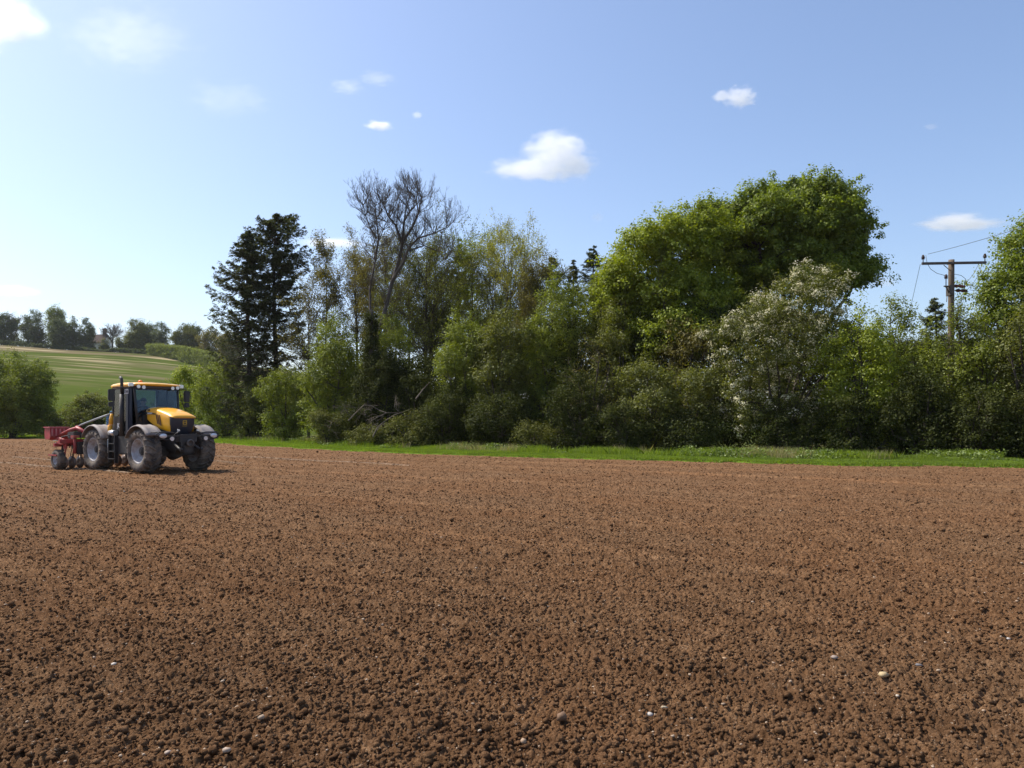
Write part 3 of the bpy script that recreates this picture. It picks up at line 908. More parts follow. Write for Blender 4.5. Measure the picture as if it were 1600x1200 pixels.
# grass verge sheet with the blades growing on it
M_VERGE, nt, out = newmat('verge_turf')
col = ramp(nt, noise(nt, 1.2, 5, 0.6), [(0.35, (0.06, 0.10, 0.012)), (0.65, (0.12, 0.19, 0.02))])
p = N(nt, 'ShaderNodeBsdfPrincipled', Roughness=1.0); p.inputs['Specular IOR Level'].default_value = 0.0; nt.links.new(col, p.inputs['Base Color']); nt.links.new(p.outputs[0], out.inputs['Surface'])
xs = np.concatenate([np.arange(-140, -60, 2.0), np.arange(-60, 40, 0.25), np.arange(40, 90, 2.0)])
ts = np.concatenate([[-0.02, 0, 0.012, 0.03], np.linspace(0.08, 1, 12), [1.6]])
Vv = []
for k, t in enumerate(ts):
    jag = (vnoise(xs * 1.3, xs * 0, 60) - 0.5) * 1.1 + (vnoise(xs * 5, xs * 0, 61) - 0.5) * 0.4
    yy = edge(xs) + t * vwid(xs) + jag * (1 - min(1, t * 3))
    zz = np.where(t < 0, -0.08, 0.03 + 0.02 * (t > 0.02) + 0.05 * (vnoise(xs * 0.8, yy * 0.8, 62) - 0.4)) + 0 * xs
    Vv.append(np.stack([xs, yy, zz], 1))
Vv = np.stack(Vv, 1).reshape(-1, 3); i = np.arange(len(xs) * len(ts)).reshape(len(xs), len(ts))
Fg = np.stack([i[:-1, :-1], i[1:, :-1], i[1:, 1:], i[:-1, 1:]], -1).reshape(-1, 4)
tag(link('verge', mesh_np('verge', Vv, Fg, M_VERGE, smooth=True)), 'green grassy strip between the field and the shrubs', kind='structure')

ML['grass'] = leaf_mat('grass_blades', (0.085, 0.125, 0.008), (0.17, 0.24, 0.013), (0.28, 0.36, 0.03), 0.45, 0.04, nsc=0.5, tw=(1.2, 1.25, 0.4))
ML['straw'] = leaf_mat('dry_grass', (0.20, 0.17, 0.08), (0.32, 0.28, 0.14), (0.42, 0.38, 0.22), 0.3, 0.02)
ML['weed'] = leaf_mat('weeds', (0.06, 0.09, 0.010), (0.12, 0.17, 0.016), (0.20, 0.26, 0.03), 0.35, 0.05)
def blades(name, x, y, h, wd, mat, label, z0=0.04):
    n = len(x); a = rng.random(n) * 2 * np.pi
    lean = rng.normal(0, 0.30, (n, 2)) * h[:, None]
    b = np.stack([x, y, np.full(n, z0)], 1); s = np.stack([np.cos(a), np.sin(a), 0 * a], 1) * (wd * (0.6 + 0.8 * rng.random(n)))[:, None]
    t = b + np.stack([lean[:, 0], lean[:, 1], h], 1); m = b + np.stack([lean[:, 0] * 0.3, lean[:, 1] * 0.3, h * 0.55], 1)
    V = np.stack([b - s * 0.5, b + s * 0.5, m + s * 0.4, t, m - s * 0.4], 1).reshape(-1, 3)
    Fp = np.arange(n * 5).reshape(n, 5)
    return tag(link(name, mesh_np(name, V, Fp, mat)), label, kind='stuff')
n = 330000
px = -150 + 1900 * rng.random(n); 
Zc = np.interp(px, [-200, 0, 340, 400, 500, 600, 800, 1000, 1300, 1600, 1800], [100, 89, 64, 55, 48, 42.7, 37, 33.7, 29, 28, 26])
x = (px - 800) / F * Zc; t = rng.random(n) ** 1.1; y = edge(x) + t * vwid(x) + ((vnoise(x * 1.3, x * 0, 60) - 0.5) * 1.1 + (vnoise(x * 5, x * 0, 61) - 0.5) * 0.4) * (1 - np.minimum(1, t * 3)) + rng.normal(0, 0.10, n)
tuft = vnoise(x * 1.1, y * 1.1, 70)
h = (0.05 + 0.05 * tuft + np.clip(t - 0.5, 0, 1) * 0.45 * tuft) * (0.6 + 0.8 * rng.random(n))
blades('grass', x, y, h, np.full(n, 0.022) * (0.7 + Zc / 80), ML['grass'], 'short bright green grass growing on the verge')
n = 26000
px = -100 + 1800 * rng.random(n); Zc = np.interp(px, [-200, 0, 340, 400, 500, 600, 800, 1000, 1300, 1600, 1800], [100, 89, 64, 55, 48, 42.7, 37, 33.7, 29, 28, 26])
x = (px - 800) / F * Zc; t = 0.55 + 0.45 * rng.random(n); y = edge(x) + t * vwid(x)
ok = vnoise(x * 0.7, y * 0.5, 80) > 0.58
h = 0.25 + 0.35 * rng.random(n)
blades('tall_grass', x[ok], y[ok], h[ok] * 0.8, np.full(ok.sum(), 0.022), ML['grass'], 'tall green grass at the foot of the shrubs')
ok = (vnoise(x * 0.9, y * 0.5, 90) > 0.66)
blades('dry_grass', x[ok], y[ok], h[ok], np.full(ok.sum(), 0.012), ML['straw'], 'dry straw coloured grass at the foot of the shrubs')
# leafy weeds
n = 1700
px = -50 + 1750 * rng.random(n); Zc = np.interp(px, [-200, 0, 340, 400, 500, 600, 800, 1000, 1300, 1600, 1800], [100, 89, 64, 55, 48, 42.7, 37, 33.7, 29, 28, 26])
x = (px - 800) / F * Zc; t = 0.45 + 0.55 * rng.random(n) ** 0.6; y = edge(x) + t * vwid(x)
ok = vnoise(x * 0.45, y * 0.3, 95) > 0.55
x = x[ok]; y = y[ok]; n = len(x)
k = np.repeat(np.arange(n), 34); hh = (0.12 + 0.38 * rng.random(n) ** 1.5)[k]
cen = np.stack([x[k] + rng.normal(0, 0.18, len(k)), y[k] + rng.normal(0, 0.18, len(k)), 0.05 + hh * rng.random(len(k)) ** 0.7], 1)
nor = nrm(rng.normal(size=cen.shape) * 0.6 + np.array([0, 0, 1]))
me = leaf_mesh('weeds', cen, nor, 0.09 * (0.6 + rng.random(len(k))), ML['weed'], rng)
tag(link('weeds', me), 'leafy nettles and weeds along the back of the grass verge', kind='stuff')
# ------------------------------------------------------------------ shrubs along the verge
G = 'shrubs along the verge'
def sh(name, label, px, top, hw, dz, mat, seed, **k):
    k.setdefault('group', G)
    return bush(name, label, k.pop('cat', 'shrub'), px, top, hw, front(px) + dz, mat, seed, **k)
# left of the tractor
bush('large_shrub', 'big rounded olive green bush at the far left border of the picture', 'shrub', 20, 554, 72, 86, 'bright', 1, dens=1.1, leaf=0.17, cr=0.55, per=46, group=G)
bush('large_shrub', 'yellowish bush cut off by the left border', 'shrub', -60, 560, 60, 84, 'yellow', 2, dens=0.7, leaf=0.17, cr=0.6, group=G)
bush('low_shrub', 'low dark bush with arching shoots between the big left bush and the tractor', 'shrub', 105, 632, 46, 92, 'olive', 3, dens=1.0, leaf=0.16, cr=0.55, group=G)
bush('low_shrub', 'dark green bush right behind the grey link arm of the drill', 'shrub', 150, 612, 38, 93, 'olive', 4, dens=1.0, leaf=0.16, cr=0.5, group=G)
bush('low_shrub', 'dark bush hidden mostly behind the tractor cab', 'shrub', 205, 640, 48, 90, 'olive', 5, dens=0.9, leaf=0.16, cr=0.5, group=G)
bush('low_shrub', 'bush behind the bonnet of the tractor', 'shrub', 258, 622, 42, 88, 'olive', 6, dens=0.9, leaf=0.16, cr=0.5, group=G)
bush('bright_shrub', 'bright yellow green bush peeping above the tractor bonnet against the hill', 'shrub', 302, 572, 36, 84, 'yellow', 7, dens=0.9, leaf=0.16, cr=0.5, group=G)
bush('broad_shrub', 'broad mid green bush right of the tractor roof light', 'shrub', 352, 560, 56, 78, 'bright', 8, dens=0.95, leaf=0.15, cr=0.5, group=G)
sh('low_shrub', 'low green bush at the foot of the tall dark spruce', 405, 592, 44, 1, 'olive', 9, leaf=0.14)
sh('rounded_shrub', 'rounded bright green shrub with a dark hollow base left of the bramble mound', 448, 575, 50, 0, 'bright', 10, leaf=0.13)
# centre left
sh('tall_shrub', 'tall yellow green hedge shrub under the tall bare tree', 522, 492, 62, 3, 'bright', 11, leaf=0.13, dens=0.95)
sh('tall_shrub', 'bright green shrub top close right of the ivy clad trunk', 612, 492, 50, 6, 'bright', 12, leaf=0.13, dens=0.8)
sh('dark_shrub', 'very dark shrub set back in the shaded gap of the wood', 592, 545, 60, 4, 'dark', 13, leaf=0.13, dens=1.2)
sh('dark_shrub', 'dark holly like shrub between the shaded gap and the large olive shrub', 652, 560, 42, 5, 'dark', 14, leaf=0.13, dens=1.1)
sh('bramble_mound', 'grey green bramble mound left of the fallen branch', 512, 640, 34, -3, 'grey', 15, leaf=0.12, cat='bramble', dens=1.1)
sh('bramble_mound', 'low grey green bramble mound under the arch of the fallen branch', 575, 662, 36, -2.5, 'grey', 16, leaf=0.12, cat='bramble')
sh('bramble_mound', 'wide grey green bramble mound right of the fallen branch', 645, 640, 46, -2.5, 'grey', 17, leaf=0.12, cat='bramble', dens=1.1)
sh('large_shrub', 'large dense olive shrub with rounded top, left one of the pair mid wood edge', 722, 492, 58, 2, 'bright', 18, leaf=0.12, dens=1.1)
sh('large_shrub', 'large dense olive shrub with rounded top, right one of the pair mid wood edge', 790, 482, 58, 2.5, 'olive', 19, leaf=0.12, dens=1.1)
sh('tall_shrub', 'tallest olive shrub with pale green crown left of the dark little spruces', 868, 424, 62, 5, 'bright', 20, leaf=0.12, dens=0.95)
sh('shaded_shrub', 'olive shrub darkened for shade below the left one of the large olive pair', 700, 596, 56, -0.5, 'dark', 21, leaf=0.11, dens=1.15)  # olive shrub given dark leaves to paint the shade at its base
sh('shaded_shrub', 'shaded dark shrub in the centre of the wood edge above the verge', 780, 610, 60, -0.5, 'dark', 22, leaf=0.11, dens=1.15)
sh('bramble_mound', 'pale leaved bramble spilling onto the verge in the middle', 838, 655, 40, -1.5, 'grey', 23, leaf=0.10, cat='bramble')
# centre right
sh('twiggy_shrub', 'leafless brown twiggy shrub in the middle of the wood edge', 925, 522, 56, 0.6, 'brown', 24, leaf=0.07, dens=0.5, per=8, twig=4, bark='brown')
sh('shaded_shrub', 'green shrub darkened for shade below the leafless brown twiggy one', 905, 585, 56, -0.6, 'dark', 25, leaf=0.11, dens=1.1)  # shade near the ground is put into the leaf colour
sh('tall_shrub', 'thin green shrub behind the leafless twiggy one', 960, 470, 52, 4.5, 'olive', 26, leaf=0.12, dens=0.8, twig=2)
sh('olive_shrub', 'dull olive shrub right of the leafless twiggy one', 1010, 555, 60, 0, 'olive', 27, leaf=0.11, dens=1.1)
sh('tall_shrub', 'brownish tangled shrub under the left side of the great round tree', 1060, 500, 60, 4, 'brown', 28, leaf=0.11, dens=0.8, twig=3)
sh('olive_shrub', 'dull olive shrub left of the white flowering one', 1085, 570, 56, 0, 'olive', 29, leaf=0.11, dens=1.1)
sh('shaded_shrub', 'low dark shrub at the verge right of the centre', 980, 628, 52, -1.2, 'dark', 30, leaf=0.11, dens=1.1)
sh('shaded_shrub', 'low shrub darkened for shade at the verge below the dull olive one beside the white blossom', 1070, 632, 50, -1.4, 'dark', 31, leaf=0.11, dens=1.0)  # dark leaf colour stands in for shade at the verge
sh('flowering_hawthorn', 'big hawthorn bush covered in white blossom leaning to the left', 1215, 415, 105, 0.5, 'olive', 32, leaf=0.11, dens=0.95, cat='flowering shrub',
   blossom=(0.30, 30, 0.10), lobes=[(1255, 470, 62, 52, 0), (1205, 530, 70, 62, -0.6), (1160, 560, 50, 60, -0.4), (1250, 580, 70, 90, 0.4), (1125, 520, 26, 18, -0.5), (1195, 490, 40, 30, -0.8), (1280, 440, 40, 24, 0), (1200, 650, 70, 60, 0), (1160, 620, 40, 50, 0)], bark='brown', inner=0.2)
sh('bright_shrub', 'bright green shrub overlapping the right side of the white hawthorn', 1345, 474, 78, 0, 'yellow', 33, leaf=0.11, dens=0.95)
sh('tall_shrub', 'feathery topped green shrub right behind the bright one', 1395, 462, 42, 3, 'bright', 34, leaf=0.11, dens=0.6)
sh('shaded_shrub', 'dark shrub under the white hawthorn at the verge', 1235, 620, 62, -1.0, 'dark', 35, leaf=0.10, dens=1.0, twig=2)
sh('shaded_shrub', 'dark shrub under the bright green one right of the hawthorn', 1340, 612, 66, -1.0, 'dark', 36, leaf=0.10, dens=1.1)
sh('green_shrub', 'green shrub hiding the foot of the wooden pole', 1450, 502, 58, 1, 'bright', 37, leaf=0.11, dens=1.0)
sh('green_shrub', 'deep green shrub with bluish leaves darkened for shade low on the right', 1440, 580, 66, -0.8, 'dark', 38, leaf=0.11, dens=1.1)  # leaf colour darkened to imitate shade at the hedge foot
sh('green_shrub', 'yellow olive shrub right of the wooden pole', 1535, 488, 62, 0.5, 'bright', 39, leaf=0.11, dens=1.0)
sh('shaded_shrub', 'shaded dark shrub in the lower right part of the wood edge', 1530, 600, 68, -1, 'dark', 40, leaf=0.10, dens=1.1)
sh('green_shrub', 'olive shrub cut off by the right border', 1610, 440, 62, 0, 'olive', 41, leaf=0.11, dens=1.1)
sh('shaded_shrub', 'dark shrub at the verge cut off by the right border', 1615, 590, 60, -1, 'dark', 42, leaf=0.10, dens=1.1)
sh('green_shrub', 'shrub beyond the right border of the picture', 1720, 470, 70, 0, 'olive', 43, leaf=0.14, dens=0.8)

# dark undergrowth deep in the wood, added to block light and sky
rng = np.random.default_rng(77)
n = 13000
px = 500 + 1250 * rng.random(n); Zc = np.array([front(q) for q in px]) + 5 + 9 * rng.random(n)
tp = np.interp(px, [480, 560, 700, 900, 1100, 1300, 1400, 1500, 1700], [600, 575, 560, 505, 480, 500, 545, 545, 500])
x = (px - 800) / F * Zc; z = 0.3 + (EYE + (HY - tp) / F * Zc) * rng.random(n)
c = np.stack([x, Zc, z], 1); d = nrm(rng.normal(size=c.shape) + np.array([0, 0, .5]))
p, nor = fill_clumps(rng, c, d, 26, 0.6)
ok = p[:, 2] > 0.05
tag(link('undergrowth', leaf_mesh('undergrowth', p[ok], nor[ok], 0.17 * (0.7 + 0.6 * rng.random(ok.sum())), ML['dark'], rng)), 'dark undergrowth added to block light inside the wood', kind='stuff')

# ------------------------------------------------------------------ trees of the wood
GT = 'trees of the wood'
spruce('spruce_tree', 'tall dark spruce with a dense rounded top, the highest on the left of the wood', 430, 336, 78, 3.7, 3.7, 101, GT, dense=1.6, shape=0.32, dead_below=0.52, gap=0.28)
spruce('spruce_tree', 'thin spruce with long drooping half bare branches at the left end of the wood', 388, 366, 75, 4.1, 3.0, 102, GT, dense=1.5, shape=0.55, dead_below=0.45, gap=0.34)
sparse('thin_conifer', 'thin half bare tree with a pointed top right of the tall spruce', 'tree', 512, 374, 30, 76, 'brown', 103, leaves=7, leaf=0.14, r0=0.15, group=GT, start=0.25, spreadang=50, trop=0.06)
sparse('thin_conifer', 'leafless grey twiggy tree in the gap right of the spruce', 'tree', 482, 420, 30, 72, 'brown', 104, leaves=3, leaf=0.12, r0=0.12, group=GT, start=0.2, bark='grey')
sparse('budding_tree', 'brown olive budding tree left of the tall bare one', 'tree', 556, 372, 42, 74, 'brown', 105, leaves=9, leaf=0.115, r0=0.18, group=GT, start=0.3)
sparse('budding_tree', 'brown olive budding tree just behind the fork of the bare one', 'tree', 604, 378, 44, 70, 'brown', 106, leaves=9, leaf=0.115, r0=0.18, group=GT, start=0.3)
sparse('oak_tree', 'broad tree with sparse olive brown new leaves right of the tall bare one', 'tree', 665, 378, 54, 68, 'olive', 107, leaves=9, leaf=0.115, r0=0.28, stems=2, group=GT, start=0.35, thick=1.3)
sparse('budding_tree', 'narrow tree with yellow green tufts left of the pale leaved one', 'tree', 735, 372, 36, 70, 'yellow', 108, leaves=8, leaf=0.13, r0=0.18, group=GT, start=0.3)
spruce('slim_spruce', 'slim dark conifer top behind the yellow green tufts', 718, 382, 82, 2.8, 2.8, 109, GT, nsz=0.7, dense=0.9, dead_below=0.4, gap=0.5)
sparse('pale_tree', 'light tree with pale yellow young leaves and thin upright twigs', 'tree', 790, 376, 54, 68, 'pale', 110, leaves=9, leaf=0.115, r0=0.16, stems=3, group=GT, start=0.3, bark='grey', trop=0.16)
sparse('pale_tree', 'small twiggy tree with pale tufts left of the tallest olive shrub', 'tree', 838, 392, 34, 64, 'brown', 111, leaves=9, leaf=0.115, r0=0.12, stems=2, group=GT, start=0.3, bark='grey', trop=0.12)
spruce('slim_spruce', 'dark conifer top directly above the tallest olive shrub', 864, 400, 84, 4.0, 4.0, 112, GT, nsz=0.7, dense=1.2, dead_below=0.3, gap=0.45, shape=0.8)
spruce('slim_spruce', 'bluish dark spruce top just left of the great round tree', 928, 384, 82, 4.0, 4.0, 113, GT, nsz=0.7, dense=1.3, dead_below=0.3, gap=0.4, shape=0.7)
spruce('slim_spruce', 'small half bare spruce top left of the bluish dark one', 897, 406, 84, 2.8, 2.8, 114, GT, nsz=0.7, dense=1.0, dead_below=0.5, gap=0.45)
spruce('slim_spruce', 'small spruce top beside the wooden pole behind the shrubs', 1462, 466, 62, 3.0, 3.0, 115, GT, nsz=0.7, dense=1.0, dead_below=0.2, gap=0.35, shape=0.8)
for k, (q, tpx, zz, lab) in enumerate([(618, 425, 82, 'slender dark trunk behind the bare tree, leftmost in the see through gap'), (640, 410, 84, 'slender trunk with a small twiggy top, second from left in the see through gap'),
        (672, 415, 84, 'slender dark trunk in the middle of the see through gap'), (694, 400, 80, 'slender dark trunk at the right side of the see through gap'), (712, 420, 84, 'slender trunk beside the large olive shrub pair'), (585, 440, 84, 'slender trunk close to the ivy clad stem')]):
    sparse('slender_tree', lab, 'tree', q, tpx, 24, zz, 'olive', 120 + k, leaves=6, leaf=0.14, r0=0.15, group=GT, start=0.5, bark='dark', gens=3)

# the tall bare ash: its limbs follow the photograph, its twigs are grown
def bare_ash():
    rng = np.random.default_rng(200)
    Z = 60.0; b = at(592, HY, Z); b[2] = 0
    root = thing('bare_ash_tree', 'tallest tree of the wood, leafless with upward curving twigs', 'tree', b, 0, GT)
    T = Segs(); S = Segs()
    def pl(pts, dy=0.0, sway=0.4):
        o = []; pts = [(x_ + (6 if x_ < 585 and y_ < 450 else 0), y_ if y_ > 420 else 420 - (420 - y_) * 0.85) for x_, y_ in pts]
        for i, (x_, y_) in enumerate(pts):
            q = at(x_, y_, Z) - b; q[1] += dy * i / len(pts) + rng.normal(0, 0.1) * sway; o.append(q)
        return np.array(o)
    limbs = [
     ([(588, 690), (590, 600), (592, 520), (603, 478), (612, 440), (622, 405), (628, 370), (630, 335), (634, 300)], 0.23, 0.05, 0.5),
     ([(586, 690), (582, 600), (578, 520), (576, 450), (578, 400), (582, 360), (578, 320), (575, 296)], 0.13, 0.04, 1.5),
     ([(612, 440), (630, 412), (640, 385), (655, 368), (680, 360), (700, 352)], 0.14, 0.03, -1.5),
     ([(628, 370), (618, 340), (604, 318), (596, 296)], 0.10, 0.03, 1.0),
     ([(628, 372), (645, 345), (656, 318), (660, 292)], 0.12, 0.03, -0.8),
     ([(582, 362), (572, 345), (565, 322), (560, 300)], 0.06, 0.02, 0.5),
     ([(630, 336), (640, 312), (650, 296), (645, 282)], 0.07, 0.02, 1.2),
     ([(640, 386), (662, 376), (684, 385), (694, 400)], 0.06, 0.02, 0.8),
     ([(578, 402), (590, 380), (600, 352), (606, 338)], 0.06, 0.02, -1.0)]
    for pts, r0, r1, dy in limbs:
        P = pl(pts, dy); T.poly(P, np.linspace(r0, r1, len(P)))
        m = len(P)
        k = np.arange(m)[m // 3:] if m > 6 else np.arange(1, m)
        k = np.repeat(k, 5)
        q = P[k] + rng.normal(0, 0.05, (len(k), 3))
        a = rng.random(len(k)) * 2 * np.pi; el = np.radians(15 + 50 * rng.random(len(k)))
        D = np.stack([np.cos(a) * np.cos(el), np.sin(a) * np.cos(el) * 0.8, np.sin(el)], 1)
        ok = q[:, 2] > 9.5
        grow(rng, S, q[ok], D[ok], 1.3, 0.032, 4, [5, 4, 3], 34, 0.56, trop=0.16, wig=0.14, steps=4, rmin=0.0065, rr=0.62)
    part('trunk', T.mesh('trunk', MB['pale'], 7), root)
    part('branches', S.mesh('branches', MB['pale'], 3), root)
bare_ash()
# ivy on a trunk under the ash
b = at(577, HY, 58); b[2] = 0
root = thing('ivy_clad_trunk', 'trunk wrapped in dark ivy rising between the bright hedge shrubs', 'tree', b, 0, GT)
S = Segs(); S.poly([[0, 0, -.1], [0.1, 0, 5], [0.2, 0, 10.2]], [0.25, 0.2, 0.08]); part('trunk', S.mesh('trunk', MB['grey'], 7), root)
z = rng.random(420) * 9.6 + 0.3; a = rng.random(420) * 6.28; rr_ = 0.7 - 0.04 * z
c = np.stack([np.cos(a) * rr_ + z * 0.02, np.sin(a) * rr_, z], 1); d = np.stack([np.cos(a), np.sin(a), 0 * a], 1)
p, nor = fill_clumps(rng, c, d, 36, 0.32)
part('ivy', leaf_mesh('ivy', p, nor, 0.12 * (0.7 + 0.6 * rng.random(len(p))), ML['dark'], rng), root)

# great round tree and its yellow green neighbour
broad('great_round_tree', 'largest tree with a huge rounded deep green crown right of centre', 'tree', 1240, 54,
      [(1262, 350, 84, 76, 0), (1190, 362, 72, 72, -1), (1285, 400, 64, 78, 0.5), (1215, 430, 90, 70, 0), (1135, 405, 56, 62, 0.6), (1262, 322, 54, 44, 0), (1312, 362, 40, 52, -0.6), (1308, 428, 50, 50, -0.3), (1160, 500, 70, 70, 0.3), (1130, 352, 44, 44, 0)],
      'deep', 300, trunk_r=0.45, dens=1.15, leaf=0.18, per=56, cr=0.52, group=GT, inner=0.25)
broad('round_tree', 'rounded yellow green tree leaning against the left of the largest crown', 'tree', 1060, 50,
      [(1050, 385, 60, 62, 0), (1000, 408, 46, 54, -0.8), (1085, 362, 44, 44, 0.5), (1035, 465, 70, 60, 0), (970, 450, 32, 56, -0.5), (1085, 460, 55, 60, 0.8), (1040, 530, 72, 48, -1.5), (1110, 520, 50, 40, 0.5)],
      'yellow', 301, trunk_r=0.32, dens=1.0, leaf=0.16, per=50, cr=0.50, group=GT, inner=0.22)
sparse('thin_stemmed_tree', 'thin light green tree with upright stems left of the yellow green round one', 'tree', 955, 420, 44, 52, 'bright', 302, leaves=10, leaf=0.14, stems=3, r0=0.12, group=GT, start=0.2)
broad('poplar_tree', 'upright tree with fresh glossy green leaves cut off by the right border', 'tree', 1608, 40,
      [(1602, 405, 34, 62, 0), (1612, 368, 22, 34, 0), (1574, 455, 34, 38, 0), (1615, 470, 52, 54, 0), (1570, 500, 40, 40, 0)],
      'deep', 303, trunk_r=0.18, dens=1.1, leaf=0.13, per=34, cr=0.42, group=GT, inner=0.1)
sparse('leaning_elder', 'bare leaning stem with a few leaf tufts right of the wooden pole', 'tree', 1520, 470, 26, 37, 'bright', 304, leaves=5, leaf=0.10, r0=0.07, group=GT, start=0.5, lean=-0.8, gens=3, bark='grey')
# more wood behind, seen through the gaps
for k, (q, tpx, hw, zz, mt, lab) in enumerate([
        (760, 455, 60, 74, 'olive', 'olive tree seen through the twigs behind the large shrub pair'),
        (1395, 520, 60, 60, 'olive', 'tree top in the dip between the hawthorn and the pole'),
        (1700, 400, 80, 50, 'olive', 'tree beyond the right border')]):
    bush('background_tree', lab, 'tree', q, tpx, hw, zz, mt, 400 + k, dens=0.6, leaf=0.18, cr=0.7, per=40, group=GT, crown_name='crown', stem_name='trunk')

# fallen dead branch arching over the brambles
def fallen():
    rng = np.random.default_rng(9); Z = front(590) - 4.2
    b = at(590, HY, Z); b[2] = 0
    root = thing('fallen_branch', 'bleached fallen branch arching over the bramble mounds at the wood edge', 'branch', b)
    def pl(pts): return np.array([at(x_, y_, Z) - b + np.array([0, rng.normal(0, .15), 0]) for x_, y_ in pts])
    S = Segs()
    for pts, r0 in [([(545, 657), (556, 645), (570, 633), (580, 634), (592, 641), (604, 645), (622, 645)], 0.05), ([(583, 682), (590, 668), (603, 657), (618, 648), (640, 640)], 0.06),
                    ([(650, 623), (660, 608), (671, 597)], 0.05), ([(604, 645), (590, 652), (575, 660)], 0.03)]:
        S = Segs(); P = pl(pts); S.poly(P, np.linspace(r0, 0.015, len(P)))
        part('limb', S.mesh('limb', MB['dead'], 6), root)
    S = Segs(); P = pl([(560, 652), (548, 650), (600, 650), (612, 660), (600, 662), (570, 648), (626, 655), (636, 650), (590, 660), (520, 655)])
    D = rdir(rng, len(P)) * np.array([1, .5, .5]) + np.array([0, 0, .2])
    grow(rng, S, P, D, 1.0, 0.018, 3, [5, 4], 40, 0.6, trop=0.0, wig=0.2, steps=3, rmin=0.007)
    part('twigs', S.mesh('twigs', MB['dead'], 3), root)
fallen()

# ------------------------------------------------------------------ hill top: trees, hedges, house
GH = 'trees on the hill top'
def ht(name, label, px, top, hw, mat, seed, Z=412, dens=1.5, **k):
    X = (px - 800) / F * Z; bz = float(hill_h(np.array([X]), np.array([Z]))[0]) - 0.3
    return bush(name, label, 'tree', px, top, hw, Z, mat, seed, dens=dens, leaf=0.55, cr=1.5, per=26, group=GH, base_z=bz, twig=0.6, low=-0.7, crown_name='crown', stem_name='trunk', **k)
ht('hill_tree', 'dark green hill tree at the left border under the bare one', 8, 490, 22, 'far', 501)
ht('hill_tree', 'yellowish hill tree between the two dark ones at far left', 32, 497, 14, 'hedge', 502, Z=418, dens=0.4)
ht('hill_tree', 'dark domed hill tree, left of the tallest pair', 55, 485, 20, 'far', 503)
ht('hill_tree', 'tallest hill tree with a loose green top', 88, 478, 19, 'bright', 504, Z=420)
ht('hill_tree', 'dark hill tree in front of the tallest one', 93, 497, 18, 'far', 505, Z=406)
ht('hill_tree', 'narrow green hill tree right of the tallest one', 115, 495, 13, 'far', 506)
ht('hill_tree', 'dark upright hill tree just left of the house', 135, 497, 15, 'far', 507)
ht('hill_tree', 'yellow green topped hill tree right of the bare one', 214, 499, 22, 'olive', 508)
ht('hill_tree', 'wide dark hill tree behind the yellow green topped one', 232, 505, 24, 'far', 509, Z=418)
ht('hill_tree', 'dark domed hill tree above the pale hedge', 251, 504, 18, 'far', 510)
ht('hill_tree', 'bluish green rounded hill tree with pale leaf clumps', 291, 508, 26, 'grey', 511, Z=400)
ht('hill_tree', 'dark crown directly behind the bluish green hill tree', 302, 506, 18, 'far', 512, Z=410)
ht('hill_tree', 'olive brown hill tree beside the spruce', 333, 512, 26, 'brown', 513, Z=390)
ht('hill_tree', 'olive brown hill tree partly hidden by the drooping spruce branches', 362, 518, 26, 'brown', 514, Z=370)
ht('hill_tree', 'low green tree right of the white house', 196, 525, 15, 'olive', 515)
ht('hill_tree', 'hill tree beyond the left border', -40, 488, 30, 'far', 516)
ht('hill_tree', 'small olive tree partly covering the house gable', 163, 528, 8, 'olive', 517, Z=408)
def hbare(label, px, top, hw, seed):
    Z = 415; X = (px - 800) / F * Z; bz = float(hill_h(np.array([X]), np.array([Z]))[0]) - 0.3
    rng = np.random.default_rng(seed)
    H = EYE + (HY - top) / F * Z - bz; W = hw / F * Z
    root = thing('bare_hill_tree', label, 'tree', (X, Z, bz), 0, GH)
    T = Segs(); T.poly([[0, 0, -.2], [0, 0, H * .3], [0.2, 0, H * .45]], [0.5, .4, .3]); part('trunk', T.mesh('trunk', MB['grey'], 6), root)
    S = Segs(); n = 22; a = rng.random(n) * 6.28; el = np.radians(rng.uniform(15, 85, n))
    D = np.stack([np.cos(a) * np.cos(el), np.sin(a) * np.cos(el), np.sin(el)], 1)
    grow(rng, S, np.tile([[0, 0, H * .3]], (n, 1)) + rng.random((n, 1)) * np.array([[0, 0, H * .15]]), D, W * 0.75, 0.22, 4, [5, 5, 4], 38, 0.55, trop=0.06, wig=0.12, steps=3, rmin=0.035)
    part('branches', S.mesh('branches', MB['grey'], 3), root)
hbare('bare lilac grey tree right of the house chimney', 176, 491, 17, 520)
hbare('wide bare tree behind the dark one at the far left', 18, 477, 20, 521)

def hedge(name, label, pts, mat, seed, wd=2.0, per=26, leaf=0.5, nn=500):
    """pts: (px, top_px, Z) along the hedge; it follows the hill"""
    rng = np.random.default_rng(seed)
    px = np.array([q[0] for q in pts], float); tp = np.array([q[1] for q in pts], float); ZZ = np.array([q[2] for q in pts], float)
    s = rng.random(nn); u = np.linspace(0, 1, len(pts))
    Z = np.interp(s, u, ZZ); p_ = np.interp(s, u, px); t_ = np.interp(s, u, tp)
    X = (p_ - 800) / F * Z; top = EYE + (HY - t_) / F * Z
    gz = hill_h(X, Z); hgt = np.maximum(top - gz, 0.8)
    f = rng.random(nn) ** 0.7
    c = np.stack([X + rng.normal(0, wd * 0.3, nn), Z + rng.normal(0, wd * 0.5, nn), gz + hgt * f * 0.93], 1)
    o = c[0].copy(); o[2] = gz[0]
    d = nrm(rng.normal(size=c.shape) + np.array([0, 0, 0.6]))
    p, nor = fill_clumps(rng, c - o, d, per, wd * 0.45)
    ok = link(name, leaf_mesh(name, p, nor, leaf * (0.7 + 0.6 * rng.random(len(p))), ML[mat], rng), None, o)
    tag(ok, label, 'hedge')
